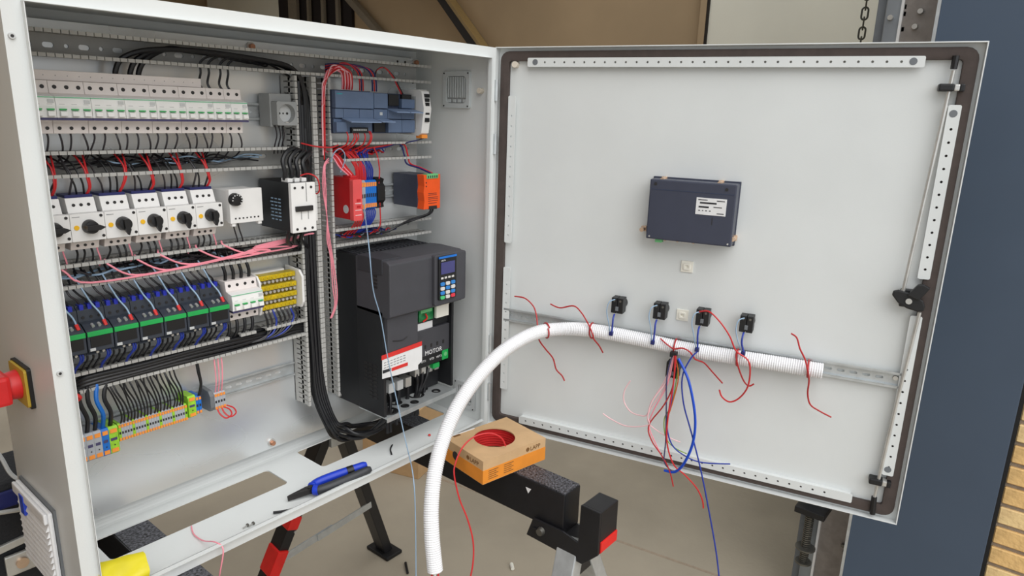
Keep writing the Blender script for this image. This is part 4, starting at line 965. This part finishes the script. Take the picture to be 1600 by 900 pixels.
q = PZ(671, 681, .0035); one('tape_scrap', MB().ball((q.x, q.y, .006), .004, 8, .7), 'labelred', 'tiny red scrap on the cabinet floor beside the hose', 'scrap', (q.x, q.y, .004), smooth=True)
# ================================================================== things on the door (door coordinates)
t = thing('operator_panel', 'dark slate back of an operator panel mounted in the cabinet door', 'panel', (.508, .0199, .576), 'D')
MB().box(.417, .607, -.030, .0199, .577, .713).build('housing', 'slate', t, .003)
MB().box(.4135, .6085, .012, .0199, .5735, .716).build('bezel', 'slate', t, .001)
MB().box(.421, .603, -.0305, -.029, .690, .6912).build('seam', 'plcdark', t)
lb = MB().box(.524, .589, -.0308, -.0298, .643, .680).build('label', 'labelwhite', t)
for i, (x0, x1, z) in enumerate(((.528, .548, .6755), (.568, .585, .6750), (.532, .568, .6690), (.530, .552, .6600), (.562, .580, .6610), (.530, .534, .6520), (.538, .541, .6520), (.545, .549, .6520), (.553, .557, .6520), (.570, .585, .6475))):
    MB().box(x0, x1, -.0311, -.0307, z - (.0018 if i in (2, 3) else .0009), z + (.0018 if i in (2, 3) else .0009)).build('label_print', 'inkdark', lb)
dots(t, [(.430, .703), (.586, .701)], -.0298, .0036, name='vent_hole')
MB().box(.561, .5625, -.0306, -.0296, .622, .638).build('slot', 'dot', t)
dots(t, [(.425, .583), (.600, .583)], -.0298, .002, 'steel', 'screw')
for u, v in ((1038, 280), (1127, 286), (1006, 357), (1147, 372)):
    q = PD(u, v, .0)
    MB().cyl((q.x, -.020, q.z), (q.x, .0199, q.z), .0052, n=12).build('clamp_screw', 'brass', t, smooth=True)
    MB().box(q.x - .006, q.x + .006, -.002, .006, q.z - .006, q.z + .006).build('clamp_block', 'brass', t, .001)
MB().box(.437, .453, -.022, -.006, .569, .579).build('power_plug', 'palegreen', t, .001)
for x0, x1 in ((.462, .485), (.496, .520)): MB().box(x0, x1, -.020, -.008, .573, .578).build('port', 'steel', t, .001)
for x in (.459, .488, .524): MB().box(x - .0015, x + .0015, -.020, -.012, .5735, .578).build('port_screw', 'brass', t)
for i, (u0, z0) in enumerate(((.494, .499), (.494, .381))):
    t = thing('cable_tie_mount', ('upper', 'lower')[i] + ' white square adhesive tie mount on the door below the operator panel', 'tie mount', (u0 + .014, .0199, z0), 'D', group='square tie mounts')
    MB().box(u0, u0 + .028, .0165, .0199, z0, z0 + .027).build('base', 'pad', t, .001)
    MB().plate(rrect(u0 + .006, u0 + .022, z0 + .006, z0 + .021, .003, 2), [rrect(u0 + .010, u0 + .018, z0 + .010, z0 + .017, .002, 2)], XZ, .0135, .0166).build('saddle', 'pad', t, .0006)
rail('long galvanised rail across the inside of the cabinet door', .040, .980, .326, .006, .0145, 'D')
dr_ = bpy.data.objects['din_rail.006'] if 'din_rail.006' in bpy.data.objects else None
if dr_:
    for x in (.049, .965):
        MB().cyl((x, .0133, .330), (x, .008, .330), .006, .005, 10).build('fixing_screw', 'steel', dr_, smooth=True)
        MB().box(x - .008, x + .008, .0146, .0199, .318, .334).build('spacer', 'galv', dr_)
# contact blocks behind the push buttons
def block(u, v, label, off=-.022):
    q = PD(u, v, off); x, z = q.x, q.z
    t = thing('contact_block', label, 'contact block', (x, .0199, z - .02), 'D', group='push button contact blocks')
    MB().cyl((x, .0199, z), (x, .004, z), .0145, n=16).build('collar', 'black', t, smooth=True)
    for s in (-1, 1):
        MB().box(x + s * .0075 - .007, x + s * .0075 + .007, off, .006, z - .019, z + .019).build('contact_module', 'black', t, .0012)
        MB().cyl((x + s * .0075, off, z + .012), (x + s * .0075, off - .001, z + .012), .0028, n=8).build('screw', 'screw', t)
    MB().box(x - .003, x + .004, off - .003, off + .004, z - .012, z - .002).build('clip', 'midgrey', t, .0006)
    return V((x, off, z))
BL = [block(964, 478, 'leftmost contact block behind the door, above the white hose'), block(1030, 487, 'second contact block on the door, left of the lower tie mount'), block(1097, 497, 'third contact block on the door, right of the lower tie mount'), block(1166, 507, 'rightmost of the four contact blocks above the hose'), block(1050, 579, 'lone contact block hanging below the hose, hidden behind wires')]
# hose
hp = [PK(680, 893, 1.50), PK(675, 840, 1.50), PK(674, 790, 1.51), PK(680, 735, 1.53), PK(693, 685, 1.56), PK(716, 633, 1.59), PK(750, 585, 1.63), PK(790, 546, 1.67), PK(835, 521, 1.715)]
hp = [DINV @ q for q in hp] + [PD(880, 514, -.022), PD(930, 517, -.020), PD(1000, 530, -.016), PD(1070, 545, -.014), PD(1150, 558, -.014), PD(1220, 569, -.014), PD(1287, 580, -.014)]
sp_ = spl(hp, 40); 
# resample by length
res = [sp_[0]]; acc = 0; step = .0024
for i in range(1, len(sp_)):
    seg = sp_[i] - sp_[i - 1]; l = seg.length; d_ = step - acc
    while d_ <= l: res.append(sp_[i - 1] + seg * (d_ / l)); d_ += step
    acc = l - (d_ - step)
ho = one('corrugated_hose', MB().tube(res, [.0175 if i % 2 else .0158 for i in range(len(res))], 18), 'hose', 'white corrugated hose arching from the door rail down past the box', 'hose', res[0], 'D', smooth=False)

for i, m in enumerate(('wirered', 'palepink', 'navy', 'wiredark', 'wirered', 'white')):
    a_ = i * 1.05; o_ = V((.008 * math.cos(a_), .008 * math.sin(a_), 0))
    wire(OR[i] + ' wire end poking out of the lower hose mouth', [hp[0] + o_ + V((0, 0, .02)), hp[0] + o_ - V((0, 0, .02)), hp[0] + o_ * 1.1 - V((-.004, 0, .06))], .0022, m, 'D', 'wire ends at the hose mouth')
# red tie wires around the hose
def tie(label, pix, ringpix, ring_off=-.014):
    pts = [PD(a, b, c) for a, b, c in pix]
    t = one('tie_wire', MB().tube(spl(pts, 6), .0019, 6), 'tapered', label, 'wire', pts[0], 'D', 'red tie wires on the hose', smooth=True)
    c = PD(*ringpix, ring_off)
    i0 = min(range(len(res)), key=lambda i: (res[i] - c).length); ta = (res[min(i0 + 3, len(res) - 1)] - res[i0 - 3]).normalized(); c = res[i0]
    n1 = ta.orthogonal().normalized(); n2 = ta.cross(n1)
    MB().tube([c + (n1 * math.cos(a_) + n2 * math.sin(a_)) * .0192 + ta * .004 * a_ / 6 for a_ in [2 * math.pi * i / 24 for i in range(25)]], .0019, 6, False).build('loop', 'tapered', t, smooth=True)
F = -.036
tie('leftmost red tie wire knotted round the hose, tails up and down', [(804, 463, -.01), (820, 466, -.012), (833, 478, -.02), (838, 492, -.03), (840, 510, -.046), (842, 530, -.048), (852, 545, -.03), (864, 560, -.015), (869, 577, -.01), (878, 587, -.01), (882, 595, -.01)], (840, 518))
tie('second red tie wire from the left knotted round the hose', [(860, 475, -.01), (875, 481, -.014), (896, 478, -.02), (908, 488, -.022), (919, 506, -.034), (926, 522, -.044), (928, 530, -.042), (936, 540, -.025), (942, 551, -.012)], (926, 516))
tie('red tie wire at the bunch of hanging wires below the hose', [(1032, 529, -.03), (1042, 538, -.036), (1053, 545, -.04), (1066, 544, -.04), (1078, 550, -.04), (1086, 561, -.036), (1100, 567, -.02), (1112, 580, -.012), (1129, 599, -.01)], (1054, 542))
tie('curled red tie wire below the rightmost contact block', [(1153, 546, -.036), (1150, 556, -.040), (1154, 575, -.036), (1162, 595, -.02), (1170, 603, -.02), (1178, 600, -.02)], (1152, 558))
tie('rightmost red tie wire near the hose end, wavy tail hanging', [(1236, 521, -.01), (1245, 528, -.012), (1250, 545, -.02), (1258, 562, -.036), (1262, 580, -.04), (1264, 595, -.025), (1262, 615, -.012), (1266, 632, -.01), (1280, 642, -.01), (1299, 652, -.01)], (1262, 574))
wire('red wire arching from the third contact block round to the hose', [PD(1093, 487, -.026), PD(1108, 487, -.04), PD(1125, 503, -.05), (PD(1140, 525, -.05)), PD(1150, 548, -.046), PD(1168, 562, -.044), PD(1172, 580, -.04), PD(1168, 605, -.03), PD(1155, 622, -.02), PD(1140, 628, -.02), PD(1128, 620, -.02), PD(1124, 609, -.02)], .0019, 'wirered', 'D')
# block wires
def bw(label, pix, r, m, grp=None): return wire(label, [PD(a, b, c) for a, b, c in pix], r, m, 'D', grp)
for i, (u, v, e) in enumerate(((964, 478, (955, 521)), (1030, 487, (1020, 535)), (1097, 497, (1089, 546)), (1166, 507, (1161, 552)))):
    ex, ey = e; nm = ('leftmost', 'second', 'third', 'rightmost')[i]
    bw('pale blue wire looping out of the %s door contact block' % nm, [(u - 3, v - 10, -.024), (u - 12, v - 6, -.034), (u - 16, v + 8, -.036), (u - 13, v + 26, -.036), (ex - 2, ey - 3, -.034)], .0014, 'lightblue', 'pale blue wires on the door contact blocks')
    bw('blue wire dropping from the %s door contact block to the hose' % nm, [(u - 4, v + 13, -.024), (u - 6, v + 20, -.034), (u - 7, v + 30, -.036), (ex + 1, ey - 2, -.036)], .0022, 'wireblue', 'blue wires on the door contact blocks')
    q = PD(ex, ey, -.034); one('cable_tie', MB().box(q.x - .0045, q.x + .0045, -.039, -.029, q.z - .0045, q.z + .0045), 'navy', 'dark wire clip on the hose under the %s contact block' % nm, 'clip', q, 'D', 'dark clips on the hose', bevel=.001)
# hanging bunch
q = PD(1053, 553, -.036); one('cable_tie', MB().box(q.x - .008, q.x + .008, -.046, -.030, q.z - .006, q.z + .006), 'black', 'black tie gathering the hanging wires below the hose', 'clip', q, 'D', bevel=.002)
HB = [
 ('pale pink wire of the bunch ending furthest left', [(1051, 556, -.04), (1045, 590, -.045), (1020, 625, -.05), (1012, 650, -.05), (1013, 664, -.05), (980, 666, -.04), (955, 655, -.03), (942, 646, -.03)], .0015, 'palepink'),
 ('pale pink wire curl standing up left of the bunch', [(1052, 556, -.04), (1040, 592, -.04), (1018, 628, -.045), (1011, 648, -.045), (1000, 649, -.04), (985, 643, -.035), (975, 627, -.03), (976, 610, -.03), (985, 595, -.03)], .0015, 'palepink'),
 ('pink wire of the bunch drooping to the lower right', [(1052, 556, -.042), (1038, 605, -.042), (1016, 640, -.042), (1013, 660, -.042), (1030, 675, -.04), (1048, 685, -.04), (1063, 691, -.04)], .0015, 'palepink'),
 ('pink wire of the bunch with long straight drop', [(1053, 556, -.046), (1043, 600, -.046), (1022, 640, -.046), (1014, 665, -.046), (1024, 692, -.046), (1037, 718, -.046)], .0016, 'wirepink'),
 ('dark red wire of the bunch reaching the door rim', [(1054, 556, -.05), (1052, 600, -.05), (1038, 632, -.05), (1014, 664, -.05), (1018, 688, -.05), (1034, 712, -.05), (1046, 735, -.05), (1052, 760, -.05)], .0017, 'tapered'),
 ('longest red wire hanging below the door edge', [(1056, 556, -.052), (1052, 600, -.052), (1044, 650, -.052), (1042, 690, -.052), (1052, 725, -.052), (1070, 742, -.052), (1088, 762, -.05), (1097, 780, -.05), (1099, 794, -.05)], .0019, 'wirered'),
 ('thin blue wire crossing the bunch, ending at right', [(1056, 556, -.048), (1050, 620, -.048), (1042, 660, -.048), (1050, 695, -.048), (1075, 715, -.045), (1100, 723, -.04), (1141, 725, -.035)], .0018, 'wireblue'),
 ('thin green wire hanging within the bunch', [(1060, 575, -.04), (1050, 630, -.04), (1038, 655, -.04), (1041, 685, -.04), (1055, 700, -.036), (1073, 709, -.034)], .0014, 'wiregreen'),
 ('thin orange wire hanging within the bunch', [(1056, 560, -.044), (1060, 590, -.046), (1052, 625, -.046), (1044, 650, -.046)], .0015, 'wireorange'),
 ('thin violet blue wire looping at left of bunch', [(1050, 556, -.044), (1042, 590, -.048), (1041, 640, -.05), (1040, 690, -.05), (1038, 722, -.05), (1050, 736, -.048)], .0016, 'violet'),
 ('thick bright blue cable forming the large hanging loop', [(1060, 560, -.045), (1076, 595, -.055), (1086, 650, -.058), (1083, 690, -.058), (1070, 722, -.055), (1055, 737, -.05), (1038, 735, -.045)], .0034, 'cableblue'),
]
for lb_, pix, r, m in HB: bw(lb_, pix, r, m)
bw('long thin blue wire falling from third contact block towards the ground', [(1091, 548, -.036), (1078, 562, -.046), (1066, 590, -.05), (1068, 630, -.052), (1080, 675, -.055), (1094, 730, -.06), (1108, 800, -.06), (1120, 870, -.06), (1126, 930, -.06)], .0019, 'wireblue')
# ================================================================== cardboard wire box
c0 = V((.768, -.205, 0)); e1 = V((.197, -.034, 0)); e2 = V((.034, .150, 0))
rot = Matrix.Rotation(math.atan2(e1.y, e1.x), 3, 'Z'); bw_, bd_, bh_ = e1.length, .152, .060
t = thing('wire_box', 'cardboard wire spool box with orange band and round hole in lid', 'box', c0 + V((0, 0, .0005)), rot=rot)
cx, cy, rr = bw_ * .50, bd_ * .53, .052
MB().plate([(0, 0), (bw_, 0), (bw_, bd_), (0, bd_)], [circ(cx, cy, rr, 32)], XY, bh_ - .003, bh_).build('lid', 'card', t)
for a in ((0, bw_, 0, .003), (0, bw_, bd_ - .003, bd_), (0, .003, .003, bd_ - .003), (bw_ - .003, bw_, .003, bd_ - .003)): MB().box(a[0], a[1], a[2], a[3], 0, bh_ - .003).build('side', 'card', t)
MB().box(.003, bw_ - .003, .003, bd_ - .003, 0, .003).build('base', 'card', t)
MB().box(-.0004, bw_ + .0004, -.0005, .0005, .001, bh_ * .60).build('orange_band', 'cardorange', t)
MB().box(-.0005, .0005, -.0004, bd_, .001, bh_ * .60).build('orange_band', 'cardorange', t)
MB().box(.02, .04, bd_ - .012, bd_ - .003, bh_, bh_ + .0006).build('lid_notch', 'ink', t)
MB().box(.004, .090, bd_ - .004, bd_ - .001, bh_, bh_ + .0012).build('tape_strip', 'labelwhite', t)
text('lettering', 'LAPP', .0155, face(bw_ - .052, -.0006, bh_ - .0185), 'ink', t)
MB().cyl((bw_ - .060, 0, bh_ - .0132), (bw_ - .060, -.0006, bh_ - .0132), .0055, n=14).build('logo_disc', 'ink', t)
text('lettering', 'LAPP', .0155, Matrix.Translation((-.0006, .050, bh_ - .0185)) @ Matrix.Rotation(-math.pi / 2, 4, 'Z') @ Matrix.Rotation(math.pi / 2, 4, 'X'), 'ink', t)
MB().cyl((0, .058, bh_ - .0132), (-.0006, .058, bh_ - .0132), .0055, n=14).build('logo_disc', 'ink', t)
for col in range(2):
    for r_ in range(5):
        x = .016 + col * .048; MB().box(x, x + .030 - (r_ % 2) * .006, -.0009, -.0004, .0295 - r_ * .0052, .0312 - r_ * .0052).build('print_line', 'ink', t)
MB().prism(circ(.108, .030, .011, 18), YZ, -.0009, .002).build('side_hole', 'dot', t)
co = thing('wire_coil', 'coil of red wire wound inside the cardboard box', 'wire coil', c0 + V((0, 0, .0005)), rot=rot)
for k in range(7):
    rk = .061 - .0 * k
    for q in range(2): MB().tube([(cx + (rk + q * .005) * math.cos(a_), cy + (rk + q * .005) * math.sin(a_), .008 + k * .0068) for a_ in [2 * math.pi * i / 36 for i in range(37)]], .0033, 6, False).build('turn', 'wirered', co, smooth=True)
MB().cyl((cx, cy, .0035), (cx, cy, .052), .0565, n=36).build('inner_turns', 'tapered', co, smooth=True) if False else None
wire('red wire pulled from the box hole and hanging down to the ground', [PK(790, 697, 1.66), PK(783, 684, 1.655), PK(765, 677, 1.65), PK(740, 683, 1.635), PK(722, 700, 1.62), PK(711, 726, 1.605), PK(710, 745, 1.60), PK(718, 780, 1.60), PK(730, 810, 1.60), PK(739, 845, 1.60), PK(739, 880, 1.60), PK(732, 915, 1.60)], .0019, 'wirered')
# ================================================================== sawhorses
def obar(mb, a, b, w, h, up=V((0, 1, 0))):
    a = V(a); b = V(b); t_ = (b - a).normalized(); s_ = (up - t_ * up.dot(t_)).normalized(); u_ = t_.cross(s_)
    vs = [q + s_ * (w * i) + u_ * (h * j) for q in (a, b) for i in (-.5, .5) for j in (-.5, .5)]
    return mb.add(vs, [(0, 1, 3, 2), (4, 6, 7, 5), (0, 4, 5, 1), (2, 3, 7, 6), (0, 2, 6, 4), (1, 5, 7, 3)])
def sawhorse(x0, x1, y0, y1, label, front=True):
    xc = (x0 + x1) / 2
    t = thing('sawhorse', label, 'sawhorse', (xc, (y0 + y1) / 2, G))
    MB().box(x0, x1, y0, y1, -.105, -.0035).build('beam', 'horse', t, .003)
    MB().box(x0 + .002, x1 - .002, y0 + .002, y1 - .002, -.0036, -.0004).build('grip_top', 'horsetop', t)
    if front:
        MB().prism([(y0 - .103, -.108), (y0 - .063, -.150), (y0 + .100, -.145), (y0 + .082, -.092), (y0 - .005, -.090), (y0 - .048, -.100), (y0 - .050, -.002), (y0 - .102, -.002)], YZ, x0 - .010, x0 - .004).build('support_arm', 'horse', t, .002)
        MB().prism([(y0 - .103, -.106), (y0 - .063, -.148), (y0 - .048, -.148), (y0 - .050, -.003), (y0 - .102, -.003)], YZ, x0 - .004, x1 + .004).build('support_hook', 'horse', t, .003)
        MB().prism([(y0 - .106, -.104), (y0 - .065, -.147), (y0 - .060, -.140), (y0 - .098, -.098), (y0 - .098, -.078), (y0 - .106, -.078)], YZ, x0 - .002, x1 + .002).build('end_cap', 'horsered', t, .001)
        MB().prism([(y0 - .055, -.147), (y0 + .09, -.142), (y0 + .09, -.108), (y0 - .055, -.108)], YZ, x0 - .004, x1 + .004).build('support_base', 'horse', t, .002)
        MB().cyl((x0 - .010, y0 + .055, -.115), (x0 - .020, y0 + .055, -.115), .011, .009, 10).build('bolt', 'screw', t, smooth=True)
        MB().cyl((x0 - .010, y0 + .075, -.122), (x0 - .013, y0 + .075, -.122), .008, n=10).build('bolt', 'black', t, smooth=True)
        MB().prism([(y0 + .106, -.040), (y0 + .098, -.026), (y0 + .114, -.026)], YZ, x0 - .0008, x0 + .001).build('arrow_mark', 'textwhite', t)
    yf, yr = y0 - .015, y1 - .05
    fy, ry = y0 - .08, y1 + .05
    for yy, gy, m in ((yf, fy, 'galv'), (yr, ry, 'horse')):
        for s in (-1, 1):
            a = V((xc + s * .012, yy, -.11)); b = V((xc + s * .285, gy, G + .012))
            lg = obar(MB(), a, b, .055, .036).build('leg', m, t, .003)
            obar(MB(), b - V((0, .06, .004)), b + V((0, .06, -.004)), .075, .014, V((1, 0, 0))).build('foot', 'rubber', lg, .004)
            if yy == yr and s < 0:
                for k0, k1 in ((.44, .50), (.60, .72)): obar(MB(), a.lerp(b, k0) + V((-.006, -.006, 0)), a.lerp(b, k1) + V((-.006, -.006, 0)), .060, .040).build('latch', 'horsered', lg, .004)
                for k0 in (.49, .53):
                    q = a.lerp(b, k0); MB().cyl(q + V((.016, -.026, 0)), q + V((.016, -.032, 0)), .005, n=10).build('rivet', 'steel', lg, smooth=True)
        aa = V((xc - .285 * .66, yy + (gy - yy) * .66, -.11 - .678 * .66)); bb = V((xc + .285 * .60, yy + (gy - yy) * .60, -.11 - .678 * .60))
        sv = V((0, -.024, 0))
        obar(MB(), aa + sv, aa.lerp(bb, .55) + sv, .004, .026).build('brace', 'galv', t); obar(MB(), aa.lerp(bb, .38) + sv * 1.2, bb + sv * 1.2, .004, .024).build('brace', 'galv', t)
        MB().box(xc - .03, xc + .03, yy - .03, yy + .03, -.20, -.105).build('hinge_plate', 'galv' if yy == yr else 'horse', t, .003)
    return t
sawhorse(.866, .930, -.372, .60, 'black sawhorse with gritty top beam under the cabinet and cardboard box')
sawhorse(.126, .196, -.20, .60, 'black sawhorse seen through the left floor opening of the cabinet', False)
# second carton on the ground behind
q = V((1.0, .52, G)); 
one('carton', MB().box(-.22, .22, -.15, .15, 0, .34), 'card', 'plain brown carton on the ground seen through the right floor opening', 'box', (1.80, 1.15, G), bevel=.003, rot=Matrix.Rotation(.3, 3, 'Z'))
# yellow bag over the lower left corner
mb = MB(); nx, ny = 14, 10
A = [P(152, 884, .012), P(226, 864, .012), P(228, 906, -.006), P(150, 930, -.006)]
for j in range(ny + 1):
    for i in range(nx + 1):
        u, v = i / nx, j / ny
        p_ = A[0].lerp(A[1], u).lerp(A[3].lerp(A[2], u), v)
        p_ = p_ + V((0, -.016 * math.sin(math.pi * min(1, v * .9)) - .003 * abs(math.sin(u * 5 + v * 6)), .003 * math.sin(u * 4 + v * 7) * v))
        mb.v.append(tuple(p_))
no = len(mb.v)
mb.v += [(x, y + .010 + .02 * math.sin(i * 1.3) ** 2 * 0, z) for i, (x, y, z) in enumerate(mb.v[:no])]
W1 = nx + 1
for j in range(ny):
    for i in range(nx):
        f_ = (j * W1 + i, j * W1 + i + 1, (j + 1) * W1 + i + 1, (j + 1) * W1 + i); mb.f.append(f_); mb.f.append(tuple(no + k for k in f_[::-1]))
bd = [i for i in range(nx)] ; edge = [(i, i + 1) for i in range(nx)] + [(ny * W1 + i, ny * W1 + i + 1) for i in range(nx)] + [(j * W1, (j + 1) * W1) for j in range(ny)] + [(j * W1 + nx, (j + 1) * W1 + nx) for j in range(ny)]
for a, b in edge: mb.f.append((a, b, b + no, a + no))
one('yellow_pouch', mb, 'bagyellow', 'crumpled yellow plastic pouch hanging on the lower left cabinet corner', 'pouch', A[3], smooth=True)
# tool bag behind the left side
t = thing('tool_bag', 'black tool bag with chrome trim behind the left cabinet side', 'tool bag', (-.06, .42, G))
MB().box(-.26, .115, .350, .500, G, .120).build('body', 'bagblack', t, .012)
MB().prism([(-.262, -.045), (.117, -.006), (.117, .010), (-.262, -.029)], XZ, .344, .352).build('chrome_rim', 'steel', t, .002)
MB().tube(spl([V((-.16, .345, .05)), V((-.06, .335, .075)), V((.02, .333, .062)), V((.06, .336, .075)), V((.10, .345, .060))], 6), .0045, 8).build('handle', 'steel', t, smooth=True)
MB().tube(spl([V((-.12, .40, .27)), V((-.02, .37, .20)), V((.005, .352, .135)), V((.02, .340, .118)), V((.05, .343, .085))], 6), .004, 6).build('strap', 'lightgrey', t, smooth=True)
MB().box(-.03, .025, .338, .346, -.075, -.030).build('latch', 'steel', t, .003)
MB().cyl((-.003, .338, -.052), (-.003, .332, -.052), .011, n=12).build('rivet', 'brass', t, smooth=True)
MB().box(-.10, .09, .344, .351, .070, .105).build('pocket', 'navy', t, .003)
q = PZ(801, 890, G + .005); one('cable_offcut', MB().cyl((q.x, q.y, G + .008), (q.x + .02, q.y + .022, G + .008), .007, n=8), 'pad', 'small white plastic offcut lying on the concrete floor', 'scrap', (q.x, q.y, G), smooth=True)
q = PZ(637, 894, G + .01); one('cable_offcut', MB().tube(spl([V((q.x, q.y, G + .006)), V((q.x + .02, q.y + .03, G + .008)), V((q.x + .035, q.y + .05, G + .006))], 4), .005, 6), 'wireblack', 'short black cable offcut lying on the concrete floor', 'cable', (q.x, q.y, G), smooth=True)
